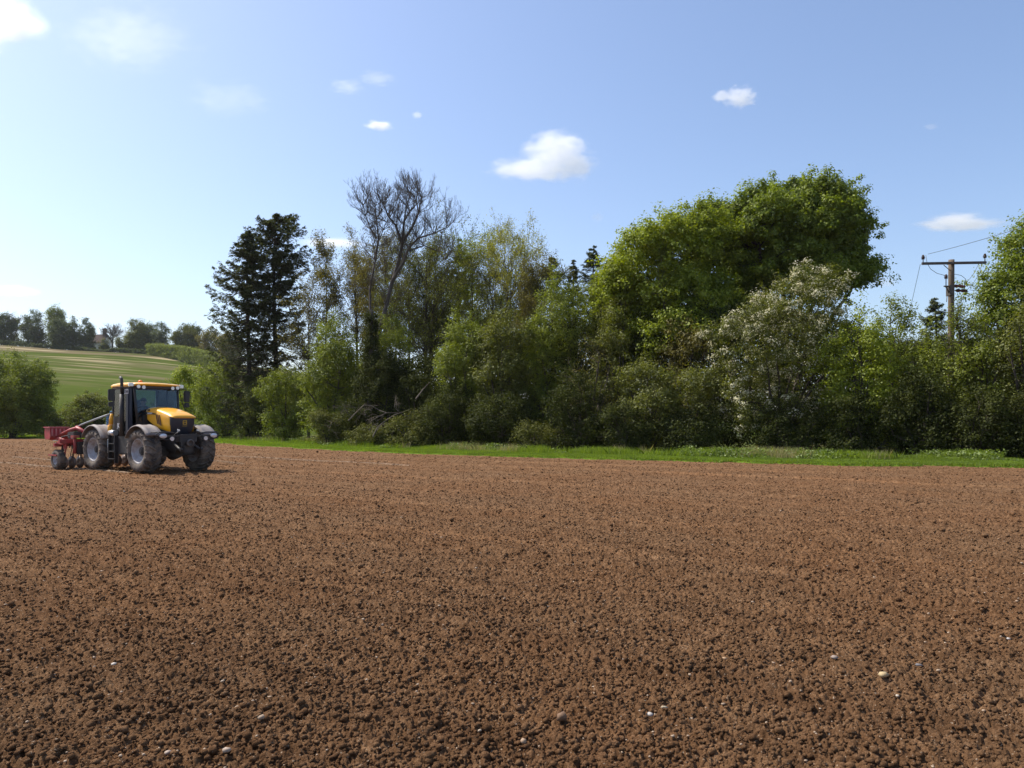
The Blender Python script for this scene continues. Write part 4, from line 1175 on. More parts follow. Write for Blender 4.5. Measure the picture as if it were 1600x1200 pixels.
hedge('clipped_hedge', 'pale green hedge running down the right side of the hill field', [(233, 536, 396), (270, 538.5, 382), (300, 542, 366), (338, 550, 345)], 'hedge', 601, wd=2.4, nn=1500, leaf=0.42)
hedge('boundary_hedge', 'low dark hedge along the hill top behind the field', [(-60, 531, 403), (0, 531, 403), (60, 537, 403), (120, 542, 403), (138, 544, 403), (150, 549, 403), (166, 548, 403), (180, 544, 403), (240, 547, 400), (262, 549, 398)], 'far', 602, wd=1.6, nn=1400, leaf=0.45)

# small white house with a brown roof
def house():
    Z = 432.0; X = (152 - 800) / F * Z; bz = float(hill_h(np.array([X]), np.array([Z]))[0]) - 0.5
    root = thing('farmhouse', 'white house with a brown roof and square chimney on the hill top', 'house', (X, Z, bz), R(-8))
    wm = paint('white_render', (0.82, 0.80, 0.76), 0.8); rm = paint('brown_tiles', (0.085, 0.055, 0.05), 0.9, dirt=(0.08, 0.06, 0.05), dscale=1.5); dk = paint('house_window', (0.03, 0.035, 0.04), 0.2)
    topz = EYE + (HY - 522.5) / F * Z - bz; ev = EYE + (HY - 536) / F * Z - bz
    Lh, Wh = 6.2, 4.0
    V = [(-Lh, -Wh, 0), (Lh, -Wh, 0), (Lh, Wh, 0), (-Lh, Wh, 0), (-Lh, -Wh, ev), (Lh, -Wh, ev), (Lh, Wh, ev), (-Lh, Wh, ev), (-Lh, 0, topz - .15), (Lh, 0, topz - .15)]
    me = bpy.data.meshes.new('wall'); me.from_pydata(V, [], [(0, 1, 5, 4), (2, 3, 7, 6), (1, 2, 6, 9, 5), (3, 0, 4, 8, 7)]); me.materials.append(wm); part('wall', me, root)
    V = [(-Lh - .4, -Wh - .5, ev - .25), (Lh + .4, -Wh - .5, ev - .25), (Lh + .4, 0, topz), (-Lh - .4, 0, topz), (-Lh - .4, Wh + .5, ev - .25), (Lh + .4, Wh + .5, ev - .25)]
    V += [(a, b_, c_ - .25) for a, b_, c_ in V]
    me = bpy.data.meshes.new('roof'); me.from_pydata(V, [], [(0, 1, 2, 3), (3, 2, 5, 4), (6, 9, 8, 7), (9, 10, 11, 8), (0, 6, 7, 1), (4, 5, 11, 10), (0, 3, 9, 6), (3, 4, 10, 9), (1, 7, 8, 2), (2, 8, 11, 5)]); me.materials.append(rm)
    rf = part('roof', me, root)
    g = Geo(); cx = 4.6; g.box((cx, 0, topz + 0.6), (1.5, 1.5, 4.6)); g.box((cx, 0, topz + 2.95), (1.8, 1.8, .3)); g.cyl((cx - .35, 0, topz + 3), (cx - .35, 0, topz + 3.5), .2, .18, 8); g.cyl((cx + .35, 0, topz + 3), (cx + .35, 0, topz + 3.5), .2, .18, 8)
    g.build('chimney', paint('chimney_brick', (0.20, 0.13, 0.10), 0.9), rf)
    for wx in (-4, -1.3, 1.6, 4.2):
        g = Geo(); g.box((wx, -Wh - .03, ev * 0.55), (1.1, .1, 1.3)); g.build('window', dk, root)
house()

# ------------------------------------------------------------------ wooden pole with its crossarm, insulators and wires
M_POLE = bark_mat('weathered_pole', (0.08, 0.06, 0.04), (0.17, 0.13, 0.09))
M_STEEL = paint('galvanised', (0.10, 0.09, 0.08), 0.6, 0.3, dirt=(0.06, 0.04, 0.03), dscale=8)
M_PORC = paint('brown_porcelain', (0.06, 0.025, 0.02), 0.25)
M_WIRE = paint('wire', (0.10, 0.10, 0.10), 0.5, 0.5)
ZP = 38.0
pb = at(1485, HY, ZP); pb[2] = 0
pole = thing('power_pole', 'brown wooden electricity pole with one crossarm rising above the shrubs', 'pole', pb)
def L(px, py, dy=0.0):
    q = at(px, py, ZP) - pb; return (q[0], q[1] + dy, q[2])
g = Geo(); hp = L(1486.5, 406)[2]
rings = []
for i in range(15):
    t = i / 14; r = 0.165 - 0.03 * t
    rings.append([((r + 0.004 * math.sin(k * 2.3 + i)) * math.cos(k * math.pi / 9) + 0.05 * t, (r + 0.004 * math.cos(k * 3.1)) * math.sin(k * math.pi / 9), -0.3 + t * (hp + 0.3)) for k in range(18)])
g.loft(rings); g.build('post', M_POLE, pole)
g = Geo(); a = L(1437, 413.2, -0.2); b = L(1537, 411.5, -0.2); g.box(((a[0] + b[0]) / 2, -0.2, (a[2] + b[2]) / 2), (b[0] - a[0], 0.10, 0.12), Matrix.Rotation(math.atan2(-(b[2] - a[2]), b[0] - a[0]), 3, 'Y'))
for q in (-0.05, 0.12): g.cyl((q, -0.32, a[2] + .02), (q, 0.22, a[2] + .02), 0.015, n=6)
g.build('crossarm', M_STEEL, pole, 0.008)
def insul(x, y, z, up=0.0, name='insulator'):
    g = Geo(); g.cyl((x, y, z - 0.02), (x, y, z + 0.16 + up), 0.022, 0.022, 8)
    for j, r in enumerate((0.085, 0.10, 0.085, 0.06)): g.cyl((x, y, z + 0.14 + up + j * 0.055), (x, y, z + 0.185 + up + j * 0.055), r, r * 0.55, 14)
    g.build(name, M_PORC, pole)
insul(L(1439, 411)[0], -0.2, L(1439, 412)[2] + 0.04); insul(L(1535, 411)[0], -0.2, L(1535, 410)[2] + 0.04)
c0 = L(1476, 448); insul(c0[0], -0.12, c0[2] + 0.02, 0.22)
g = Geo(); g.box((c0[0] + 0.02, -0.12, c0[2]), (0.24, 0.09, 0.06)); g.tube([(c0[0] - 0.02, -0.12, c0[2]), (-0.1, -0.1, c0[2] - 0.35)], 0.035); g.box((-0.03, -0.02, c0[2] - 0.2), (0.20, 0.38, 0.5)); g.build('bracket', M_STEEL, pole, 0.006)
for yy, x1, x2 in ((446.5, 1492, 1512), (453.5, 1495, 1515)):
    p0 = L(x1, yy, 0.05); p1 = L(x2, yy - 0.6, 0.3)
    g = Geo(); g.cyl((0.05, 0, p0[2]), (p1[0] + .02, 0.3, p1[2]), 0.02, n=8)
    for j in range(9):
        f = j / 8; q = Vector(p0) * (1 - f) + Vector(p1) * f; q2 = q + (Vector(p1) - Vector(p0)).normalized() * 0.035
        g.cyl(q, q2, 0.085 if j % 4 in (1, 2) else 0.06, 0.06, 12)
    g.build('insulator', M_PORC, pole)
g = Geo(); g.tube([L(1472, 415, -0.14), L(1483, 424, -0.12)], 0.018, 6); g.build('brace', M_STEEL, pole)
g = Geo(); g.tube([L(1478, 462, -0.1), L(1470, 474, -0.5)], 0.018, 6); g.build('brace', M_STEEL, pole)
g = Geo(); g.tube([L(*q) for q in ((1450, 397, .2), (1452, 410, .2), (1456, 420, .1), (1464, 427, 0), (1473, 430, -.05), (1476, 432, -.1))], 0.012, 5); g.build('jumper_wire', M_WIRE, pole)
g = Geo(); g.tube([L(*q) for q in ((1476, 432, -.1), (1488, 430, -.25), (1500, 431, -.1), (1509, 436, 0), (1512, 441, .2), (1511, 446, .3))], 0.012, 5); g.build('jumper_wire', M_WIRE, pole)
g = Geo(); g.tube([L(1530, 412, -.2), L(1530, 425, -.1), L(1524, 440, .1), L(1516, 452, .3)], 0.010, 5); g.build('jumper_wire', M_WIRE, pole)
g = Geo(); g.tube([L(1526, 413, -.2), L(1520, 430, 0), L(1512, 444, .3)], 0.010, 5); g.build('jumper_wire', M_WIRE, pole)
def wire(label, a, b, sag, r=0.011):
    a = Vector(a); b = Vector(b); g = Geo(); n = 24
    g.tube([a.lerp(b, i / n) - Vector((0, 0, sag * 4 * (i / n) * (1 - i / n))) for i in range(n + 1)], r, 5)
    o = g.build('overhead_wire', M_WIRE); tag(o, label, 'wire', 'overhead wires of the pole')
def W(px, py, Z): return at(px, py, Z)
wire('thin wire falling steeply from the left end of the crossarm into the shrubs', W(1438, 413, ZP), W(1414, 520, ZP + 3), 0.0, 0.010)
wire('faint long wire climbing from the crossarm towards the upper right border', W(1450, 397, ZP + .2), W(2200, 130, 17), 0.3)
wire('upper one of two short wires running right from the brown insulators into the poplar', W(1512, 446, ZP + .3), W(1700, 436, ZP + 12), 0.3)
wire('lower one of two short wires running right from the brown insulators into the poplar', W(1515, 453, ZP + .3), W(1700, 446, ZP + 12), 0.3)

# ------------------------------------------------------------------ clouds
def cloud_mat(name, lobes, dens, nsc, amp, edge, seed):
    """lobes in object space of a unit box: (x, y, z, rx, ry, rz)"""
    m, nt, out = newmat(name)
    tc = nt.nodes.new('ShaderNodeTexCoord'); P = tc.outputs['Object']
    best = None
    for (x, y, z, rx, ry, rz) in lobes:
        mp = nt.nodes.new('ShaderNodeMapping'); mp.vector_type = 'TEXTURE'
        mp.inputs['Location'].default_value = (x, y, z); mp.inputs['Scale'].default_value = (rx, ry, rz)
        nt.links.new(P, mp.inputs['Vector'])
        ln = nt.nodes.new('ShaderNodeVectorMath'); ln.operation = 'LENGTH'; nt.links.new(mp.outputs[0], ln.inputs[0])
        v = mth(nt, 'SUBTRACT', 1.0, ln.outputs['Value'])
        best = v if best is None else mth(nt, 'SMOOTH_MAX', best, v, 0.25)
    n = nt.nodes.new('ShaderNodeTexNoise'); n.noise_dimensions = '4D'; n.inputs['W'].default_value = seed
    n.inputs['Scale'].default_value = nsc; n.inputs['Detail'].default_value = 5; n.inputs['Roughness'].default_value = 0.6
    nt.links.new(P, n.inputs['Vector'])
    f = mth(nt, 'ADD', best, mth(nt, 'MULTIPLY', mth(nt, 'SUBTRACT', n.outputs[0], 0.52), amp))
    f = mth(nt, 'MULTIPLY', f, 1.0 / edge, clamp=True)
    f = mth(nt, 'MULTIPLY', mth(nt, 'MULTIPLY', f, f), dens)
    v = nt.nodes.new('ShaderNodeVolumePrincipled'); v.inputs['Color'].default_value = (1, 1, 1, 1); v.inputs['Anisotropy'].default_value = 0.45
    nt.links.new(f, v.inputs['Density']); nt.links.new(v.outputs[0], out.inputs['Volume'])
    return m
def cloud(label, px, py, wpx, hpx, lobes, dens=0.02, seed=0, nsc=2.2, amp=1.5, edge=0.5, Z=3000.0):
    c = at(px, py, Z); sx = wpx / F * Z / 2; sz = hpx / F * Z / 2; sy = sx * 0.5
    bm = bmesh.new(); bmesh.ops.create_icosphere(bm, subdivisions=3, radius=1.35)
    me = bpy.data.meshes.new('cloud'); bm.to_mesh(me); bm.free()
    me.materials.append(cloud_mat('cloud_vapour', lobes, dens, nsc, amp, edge, seed))
    o = link('cloud', me, None, c); o.scale = (sx, sy, sz)
    tag(o, label, 'cloud', 'clouds in the blue sky')
ONE = [(0, 0, 0, 1, 1, 1)]
cloud('big bright white cloud in the middle of the sky left of the great round tree', 848, 243, 165, 92, [(0.25, 0, 0.22, 0.70, .9, 0.66), (-0.15, 0, -0.45, 0.95, .9, 0.44), (0.5, 0, -0.3, 0.55, .8, 0.62)], 0.012, 1.3, nsc=3.0, amp=1.7, edge=0.35)
cloud('small ragged white cloud high right of centre', 1150, 153, 84, 44, [(0.15, 0, 0.05, 0.7, .9, 0.8), (-0.5, 0, 0.1, 0.45, .8, 0.45)], 0.02, 2.3, nsc=3.2, amp=2.2, edge=.4)
cloud('long flat cloud above the wooden pole', 1500, 347, 168, 34, [(0, 0, -0.2, 1.0, .9, 0.62), (-.1, 0, .15, 0.55, .8, 0.7)], 0.018, 3.3, nsc=2.6, amp=1.5)
cloud('small bright flat cloud above the tall spruce', 592, 195, 56, 22, [(0, 0, -0.1, .9, .9, 0.8)], 0.05, 4.3)
cloud('tiny round cloudlet right of the small bright flat one', 652, 180, 20, 14, ONE, 0.03, 5.3)
cloud('huge glaring white cloud in the top left corner', -5, 42, 190, 130, [(0.15, 0, 0.15, 0.6, .8, 0.75), (-.3, 0, -.1, .6, .8, .7), (0.5, 0, 0.1, .4, .6, .28)], 0.012, 6.3, amp=1.6)
cloud('pale low cloud at the left border above the hill trees', 18, 455, 110, 30, [(0, 0, 0, .95, .9, .7)], 0.02, 7.3, nsc=1.6, amp=1.0)
cloud('low flat cloud peeping out behind the thin trees right of the spruce', 520, 380, 130, 24, [(0, 0, 0, 1, .9, .7)], 0.02, 8.3, nsc=1.6, amp=1.0)
cloud('faint tiny cloud puff between the wood and the great round tree', 933, 340, 26, 20, ONE, 0.010, 9.3)
cloud('faint cloud puff low between the great round tree and the pole', 1382, 441, 46, 20, ONE, 0.010, 10.3)
cloud('very faint speck of cloud above the pole', 1454, 198, 30, 12, ONE, 0.008, 11.3)
cloud('thin wispy cloud streak above the small bright flat one', 565, 130, 130, 40, [(-.35, 0, -.3, .5, .8, .5), (.4, 0, .35, .5, .8, .45)], 0.004, 12.3, nsc=4.0, amp=2.6)
cloud('faint hazy wisp in the left part of the sky', 355, 155, 160, 60, ONE, 0.0011, 13.3, nsc=3.5, amp=2.6)
cloud('faint veil of cloud at the upper left right of the glaring one', 200, 60, 230, 110, ONE, 0.0012, 14.3, nsc=3.5, amp=2.6)

# ------------------------------------------------------------------ the air between here and the hill
bm = bmesh.new(); bmesh.ops.create_cube(bm, size=1.0)
me = bpy.data.meshes.new('haze'); bm.to_mesh(me); bm.free()
mh, nt, out = newmat('haze_air')
v = nt.nodes.new('ShaderNodeVolumePrincipled'); v.inputs['Color'].default_value = (0.90, 0.95, 1.0, 1); v.inputs['Density'].default_value = 0.00007; v.inputs['Anisotropy'].default_value = 0.2
nt.links.new(v.outputs[0], out.inputs['Volume']); me.materials.append(mh)
o = link('haze', me, None, (0, 480, 48)); o.scale = (2600, 1300, 100)
tag(o, 'thin pale air that softens the far hill', kind='stuff')
# ------------------------------------------------------------------ the tractor (x forward, y to its left, z up)
TH = R(-36)
TX, TY = -12.73, 26.9
Y_ = paint('yellow_paint', (0.92, 0.44, 0.008), 0.32, dirt=(0.55, 0.30, 0.08), dscale=5, damt=0.25, coat=0.4)
DK = paint('dark_steel', (0.022, 0.024, 0.028), 0.5, dirt=(0.10, 0.075, 0.055), dscale=7, damt=0.5)
BK = paint('black_plastic', (0.018, 0.019, 0.023), 0.42, dirt=(0.09, 0.07, 0.055), dscale=9, damt=0.3)
FEN = paint('dusty_mudguard', (0.20, 0.185, 0.18), 0.6, dirt=(0.34, 0.27, 0.22), dscale=5, damt=0.6)
TYR = paint('tyre_rubber', (0.045, 0.042, 0.042), 0.85, dirt=(0.22, 0.175, 0.135), dscale=4, damt=0.92, bump=0.3)
RIM = paint('rim_paint', (0.40, 0.42, 0.46), 0.5, 0.1, dirt=(0.24, 0.17, 0.12), dscale=5, damt=0.75)
RED = paint('red_paint', (0.42, 0.028, 0.036), 0.45, dirt=(0.22, 0.10, 0.07), dscale=5, damt=0.65)
GRY = paint('grey_steel', (0.30, 0.33, 0.34), 0.5, 0.3, dirt=(0.2, 0.16, 0.12), dscale=8, damt=0.4)
CHR = paint('bright_metal', (0.62, 0.62, 0.62), 0.3, 0.7)
LMP = paint('lamp_glass', (0.72, 0.72, 0.74), 0.12, 0.3)
AMB = paint('amber_beacon', (0.75, 0.20, 0.04), 0.2)
WHT = paint('white_lettering', (0.78, 0.78, 0.78), 0.5)
PLT = paint('pale_plate', (0.45, 0.45, 0.48), 0.5)
BLU = paint('blue_hose', (0.04, 0.17, 0.36), 0.35)
SEA = paint('seat_cloth', (0.05, 0.05, 0.06), 0.9)
DIS = paint('worn_disc', (0.16, 0.11, 0.085), 0.5, 0.3)
GL, nt, out = newmat('tinted_glass')
tr = N(nt, 'ShaderNodeBsdfTransparent'); tr.inputs['Color'].default_value = (0.60, 0.70, 0.78, 1)
gs = N(nt, 'ShaderNodeBsdfGlossy'); gs.inputs['Roughness'].default_value = 0.02
fr = N(nt, 'ShaderNodeFresnel'); fr.inputs['IOR'].default_value = 1.5
ms = N(nt, 'ShaderNodeMixShader'); nt.links.new(fr.outputs[0], ms.inputs[0]); nt.links.new(tr.outputs[0], ms.inputs[1]); nt.links.new(gs.outputs[0], ms.inputs[2]); nt.links.new(ms.outputs[0], out.inputs['Surface'])

trac = thing('tractor', 'yellow tractor with four large equal wheels and a dark glazed cab on the field', 'tractor', (TX, TY, -0.02), TH)

def arc(cx, cz, r, a0, a1, n):
    return [(cx + r * math.cos(R(a0 + (a1 - a0) * i / n)), cz + r * math.sin(R(a0 + (a1 - a0) * i / n))) for i in range(n + 1)]

# wheels: tyre with chevron lugs, stepped rim, hub
def wheel_meshes(rad, wd, rr_):
    h = wd / 2
    g = Geo()
    prof = [(-h * .72, rr_), (-h * .9, rr_ + .03), (-h * 1.0, rr_ + .12), (-h * .98, rad - .12), (-h * .86, rad - .055), (-h * .5, rad - .038), (0, rad - .032), (h * .5, rad - .038), (h * .86, rad - .055), (h * .98, rad - .12), (h * 1.0, rr_ + .12), (h * .9, rr_ + .03), (h * .72, rr_)]
    g.lathe(prof, n=64)
    nl = 19
    for side in (-1, 1):
        for i in range(nl):
            t0 = 2 * math.pi * (i + (0.5 if side > 0 else 0)) / nl
            rings = []
            for j in range(6):
                f = j / 5
                y = side * (-0.03 + (h * 1.0 + 0.03) * f); rr0 = rad - 0.045 - (0.10 * max(0, f - .75) / .25) ** 1.0
                t = t0 + 0.30 * f ** 0.9
                wv = 0.026 + 0.016 * f; hh = 0.048 if f < .8 else 0.04
                c = Vector((math.cos(t), 0, math.sin(t))); d = Vector((-math.sin(t), side * 0.9, math.cos(t))).normalized()
                pr = Vector((-math.sin(t), -side * .8, math.cos(t))).normalized()
                b = c * rr0 + Vector((0, y, 0))
                rings.append([b - pr * wv, b + pr * wv, b + pr * wv * .75 + c * hh, b - pr * wv * .75 + c * hh])
            g.loft(rings, smooth=False)
    tyre = g
    r = Geo()
    r.lathe([(-h * .74, rr_ + .02), (-h * .80, rr_ - .005), (-h * .74, rr_ - .035), (-h * .55, rr_ - .045), (-h * .5, rr_ - .085), (-h * .25, rr_ - .095), (-h * .2, rr_ - .15), (-h * .02, rr_ - .17), (0.0, rr_ - .22), (0.02, .14), (-h * .12, .12), (-h * .14, 0.02)], n=48)
    r.lathe([(h * .74, rr_ + .02), (h * .80, rr_ - .005), (h * .70, rr_ - .035), (h * .1, rr_ - .06), (0.03, rr_ - .2), (.05, .02)], n=48)
    hb = Geo(); hb.cyl((0, -h * .42, 0), (0, 0.0, 0), .11, .14, 20); hb.cyl((0, -h * .5, 0), (0, -h * .42, 0), .07, .09, 16)
    for i in range(8):
        t = math.pi * 2 * i / 8; hb.cyl((.17 * math.cos(t), -h * .16, .17 * math.sin(t)), (.17 * math.cos(t), 0, .17 * math.sin(t)), .018, n=6)
    return tyre, r, hb
tg, rg_, hg = wheel_meshes(0.72, 0.54, 0.41)
w0 = thing('tmp', None, None)
first = None
for (wx, wy) in ((1.5, -0.97), (1.5, 0.97), (-1.5, -0.97), (-1.5, 0.97)):
    if first is None:
        wh = tg.build('wheel', TYR, trac)
        r1 = rg_.build('rim', RIM, wh); h1 = hg.build('hub', DK, wh)
        first = (wh, r1, h1)
    else:
        wh = first[0].copy(); C.objects.link(wh)
        r1 = first[1].copy(); C.objects.link(r1); r1.parent = wh
        h1 = first[2].copy(); C.objects.link(h1); h1.parent = wh
    wh.location = (wx, wy, 0.72); wh.rotation_euler = (0, R(7 * wx + 13 * wy), math.pi if wy > 0 else 0)
bpy.data.objects.remove(w0)

# mudguards
def guard(wx, wy, a0, a1, rgd=0.86):
    g = Geo(); o = arc(wx, 0.72, rgd, a0, a1, 16); rings = []
    for (x, z) in o:
        nx, nz = (x - wx) / rgd, (z - .72) / rgd
        rings.append([(x + nx * dz, wy + dy, z + nz * dz) for dy, dz in ((-.29, -.05), (-.27, -.01), (-.2, .0), (-.17, .018), (-.14, .0), (0, .003), (.14, .0), (.17, .018), (.2, .0), (.27, -.01), (.29, -.05), (.25, -.035), (0, -.02), (-.25, -.035))])
    g.loft(rings); return g.build('mudguard', FEN, trac)
guard(1.5, -0.97, 38, 150); guard(1.5, 0.97, 38, 150)
guard(-1.5, -0.97, 28, 150); guard(-1.5, 0.97, 28, 150)

# chassis, axles, engine belly
g = Geo(); g.box((0.1, 0, 0.82), (3.9, 0.42, 0.36)); g.box((1.5, 0, 0.70), (0.34, 1.5, 0.30)); g.box((-1.5, 0, 0.70), (0.4, 1.5, 0.36)); g.cyl((1.5, 0, .62), (1.9, 0, .66), .24, .18, 16); g.box((1.9, 0, 0.98), (0.75, 0.66, 0.5)); g.cyl((1.5, -.7, .72), (1.5, .7, .72), .12, n=14)
g.cyl((1.35, -.45, .8), (1.35, -.35, 1.25), .06, n=10); g.cyl((1.35, .45, .8), (1.35, .35, 1.25), .06, n=10)
g.build('chassis', DK, trac, 0.02)
g = Geo(); g.box((0.05, -.78, .88), (1.15, .46, .62)); g.box((0.05, .78, .88), (1.15, .46, .62)); g.build('fuel_tank', BK, trac, 0.05)
g = Geo()
for z in (.42, .68, .94): g.box((-0.35, -1.06, z), (.42, .16, .03))
g.box((-.56, -1.06, .75), (.03, .12, .95)); g.box((-.14, -1.06, .75), (.03, .12, .95)); g.build('step', BK, trac, 0.005)
g = Geo(); g.cyl((-.66, -1.0, 1.30), (-.30, -1.0, 1.30), .10, n=18); g.build('air_tank', CHR, trac, 0.01)
g = Geo(); g.box((-.75, -.86, .95), (.16, .3, .5)); g.cyl((-.72, -1.0, .6), (-.72, -1.0, 1.1), .07, n=12); g.build('battery_box', GRY, trac, 0.015)

# bonnet: lofted from the cab to the nose
def bring(x, hw_, zt, zb, crown, yb):
    """one cross section, half width, top height, bottom height"""
    pts = []
    for k in range(0, 19):
        t = -1 + 2 * k / 18
        a = abs(t)
        if a > 0.62: # side
            f = (a - .62) / .38; y = hw_ * (1 - 0.0 * f) * (1 - (1 - yb) * f); z = zt - crown - (zt - crown - zb) * f
        else:
            y = hw_ * math.sin(a / .62 * math.pi / 2) ** 0.92; z = zt - crown * (1 - math.cos(a / .62 * math.pi / 2)) ** 1.3
        pts.append((x, math.copysign(y, t) if t else 0, z))
    return pts
secs = [(0.62, .44, 2.17, 1.80, .11, .98), (0.80, .46, 2.20, 1.72, .12, .98), (1.1, .475, 2.185, 1.58, .13, .97), (1.45, .48, 2.13, 1.46, .14, .96), (1.8, .475, 2.05, 1.38, .14, .94), (2.05, .46, 1.98, 1.34, .13, .92), (2.12, .45, 1.95, 1.34, .12, .92)]
g = Geo(); g.loft([bring(*q) for q in secs], closed=False, cap=False)
bon = g.build('bonnet', Y_, trac)
sol = bon.modifiers.new('s', 'SOLIDIFY'); sol.thickness = 0.02; sol.offset = -1
sb_ = bon.modifiers.new('b', 'SUBSURF'); sb_.levels = 1; sb_.render_levels = 1
# peak of the bonnet over the grille
g = Geo()
g.loft([[(2.10, .452 * math.sin(t), 1.955 - .10 * (1 - math.cos(t)) ** 1.3) for t in [math.pi / 2 * (k / 8 - 1) for k in range(17)]],
        [(2.24, .43 * math.sin(t), 1.90 - .07 * (1 - math.cos(t)) ** 1.3) for t in [math.pi / 2 * (k / 8 - 1) for k in range(17)]],
        [(2.30, .39 * math.sin(t), 1.835 - .03 * (1 - math.cos(t))) for t in [math.pi / 2 * (k / 8 - 1) for k in range(17)]],
        [(2.26, .38 * math.sin(t), 1.80) for t in [math.pi / 2 * (k / 8 - 1) for k in range(17)]]], closed=False, cap=False)
g.build('bonnet_peak', Y_, trac)
# grille
g = Geo(); rings = []
for z, xf, hw_ in ((1.83, 2.24, .43), (1.75, 2.235, .435), (1.6, 2.22, .43), (1.45, 2.18, .41), (1.32, 2.12, .37), (1.26, 2.06, .34)):
    rings.append([(1.9, -hw_, z), (xf - .10, -hw_, z), (xf - .03, -hw_ + .05, z), (xf, -hw_ + .14, z), (xf + .015, 0, z), (xf, hw_ - .14, z), (xf - .03, hw_ - .05, z), (xf - .10, hw_, z), (1.9, hw_, z)])
g.loft(rings); gr = g.build('grille', paint('grille_mesh', (0.022, 0.028, 0.045), 0.35, dirt=(0.06, .05, .045), dscale=20, damt=.3), trac, 0.0)
# square yellow badge outline with lettering
g = Geo(); bx, bz = 2.243, 1.66
for dy, dz, sy, sz in ((-.062, 0, .018, .14), (.062, 0, .018, .14), (0, .061, .106, .018), (0, -.061, .106, .018)): g.box((bx, dy + .02, bz + dz), (.014, sy, sz))
g.box((bx - .002, .02, bz - .115), (.012, .16, .012)); g.build('badge', paint('badge_gold', (0.62, 0.38, 0.03), 0.4), gr)
text('lettering', 'JCB', 0.062, (bx + .006, .02, bz), (R(90), 0, R(90)), paint('badge_letters', (0.62, 0.38, 0.03), 0.4), gr)
# dark and white bonnet side markings, three slanting vents
for sgn in (-1, 1):
    g = Geo(); g.poly([(0.66, 2.03), (1.32, 1.965), (1.32, 1.925), (0.66, 1.945)], 1, sgn * .482, sgn * .489); g.build('side_stripe', BK, bon)
    for k in range(3):
        x0 = 1.34 + .10 * k
        g = Geo(); g.poly([(x0, 1.93 - .01 * k), (x0 + .035, 1.93 - .01 * k), (x0 + .13, 1.62 - .03 * k), (x0 + .095, 1.62 - .03 * k)], 1, sgn * .474, sgn * .491); g.build('vent', paint('vent_brown', (0.09, .035, .03), .5) if k == 0 and sgn == -1 else bpy.data.materials['vent_brown'], bon)
    rz = (R(90), 0, 0) if sgn < 0 else (R(90), 0, math.pi)
    tx_ = text('lettering', 'FASTRAC', 0.075, (0.98, sgn * .4925, 1.968), rz, WHT, bon)
    text('lettering', '3200', 0.085, (0.86, sgn * .462, 2.075), (R(90 + (12 if 1 else 0)), 0, 0 if sgn < 0 else math.pi), BK, bon)
# firewall behind the bonnet
g = Geo(); g.box((0.66, 0, 1.62), (.12, 1.1, .62)); g.box((1.15, 0, 1.33), (1.7, .62, .5)); g.build('engine_bay', BK, trac, 0.02)
# front dark valance and light frames
g = Geo(); g.box((2.28, 0, 1.15), (.42, .62, .26)); g.box((2.45, 0, 1.22), (.10, 1.9, .05)); g.box((2.42, 0, 1.02), (.1, .5, .3)); g.tube([(2.2, -.3, 1.25), (2.5, -.32, 1.36), (2.55, -.5, 1.28)], .025); g.tube([(2.2, .3, 1.25), (2.5, .32, 1.36), (2.55, .5, 1.28)], .025)
g.build('front_frame', DK, trac, 0.012)
for sgn in (-1, 1):
    g = Geo(); g.tube([(2.45, sgn * .45, 1.30), (2.5, sgn * .62, 1.34), (2.5, sgn * 1.02, 1.34), (2.48, sgn * 1.12, 1.26), (2.48, sgn * 1.05, 1.14), (2.5, sgn * .75, 1.09), (2.48, sgn * .5, 1.14), (2.45, sgn * .45, 1.28)], .022)
    g.tube([(2.15, sgn * 1.1, 1.34), (2.5, sgn * 1.02, 1.34)], .02); fr_ = g.build('light_guard', DK, trac)
    g = Geo(); g.loft([[(2.40 + dx, sgn * .90 + ry * math.cos(t), 1.225 + rz_ * math.sin(t)) for t in [k * math.pi / 8 for k in range(16)]] for dx, ry, rz_ in ((0, .08, .05), (.08, .14, .085), (.14, .15, .09))]); hl = g.build('headlight_housing', BK, trac)
    g = Geo(); g.loft([[(2.535 + dx, sgn * .90 + ry * math.cos(t), 1.225 + rz_ * math.sin(t)) for t in [k * math.pi / 8 for k in range(16)]] for dx, ry, rz_ in ((0, .14, .082), (.022, .11, .065), (.03, .04, .02))]); g.build('headlight', LMP, trac)
    g = Geo(); g.cyl((2.46, sgn * .60, 1.13), (2.55, sgn * .60, 1.13), .045, .07, 14); g.build('work_light', LMP, trac)
    g = Geo(); g.cyl((2.44, sgn * .34, 1.40), (2.50, sgn * .34, 1.40), .035, .04, 12); g.tube([(2.4, sgn * .34, 1.28), (2.44, sgn * .34, 1.40)], .015); g.build('hydraulic_coupler', CHR, trac)
    g = Geo(); g.tube([(2.2, sgn * .3, .95), (2.5, sgn * .34, .80), (2.68, sgn * .36, .78)], [.05, .045, .03]); g.cyl((2.66, sgn * .36 - .04, .78), (2.66, sgn * .36 + .04, .78), .05, n=14); g.build('linkage_arm', DK, trac)
g = Geo(); g.lathe([(0, .0), (.03, .12), (.08, .13), (.1, .09)], n=24)
o = g.build('towing_pulley', paint('dusty_ring', (.12, .10, .085), .7), trac); o.location = (2.50, .02, .98); o.rotation_euler = (0, 0, R(-90))
g = Geo(); g.box((2.35, 0, .80), (.3, .35, .3)); g.build('front_weight', DK, trac, 0.03)

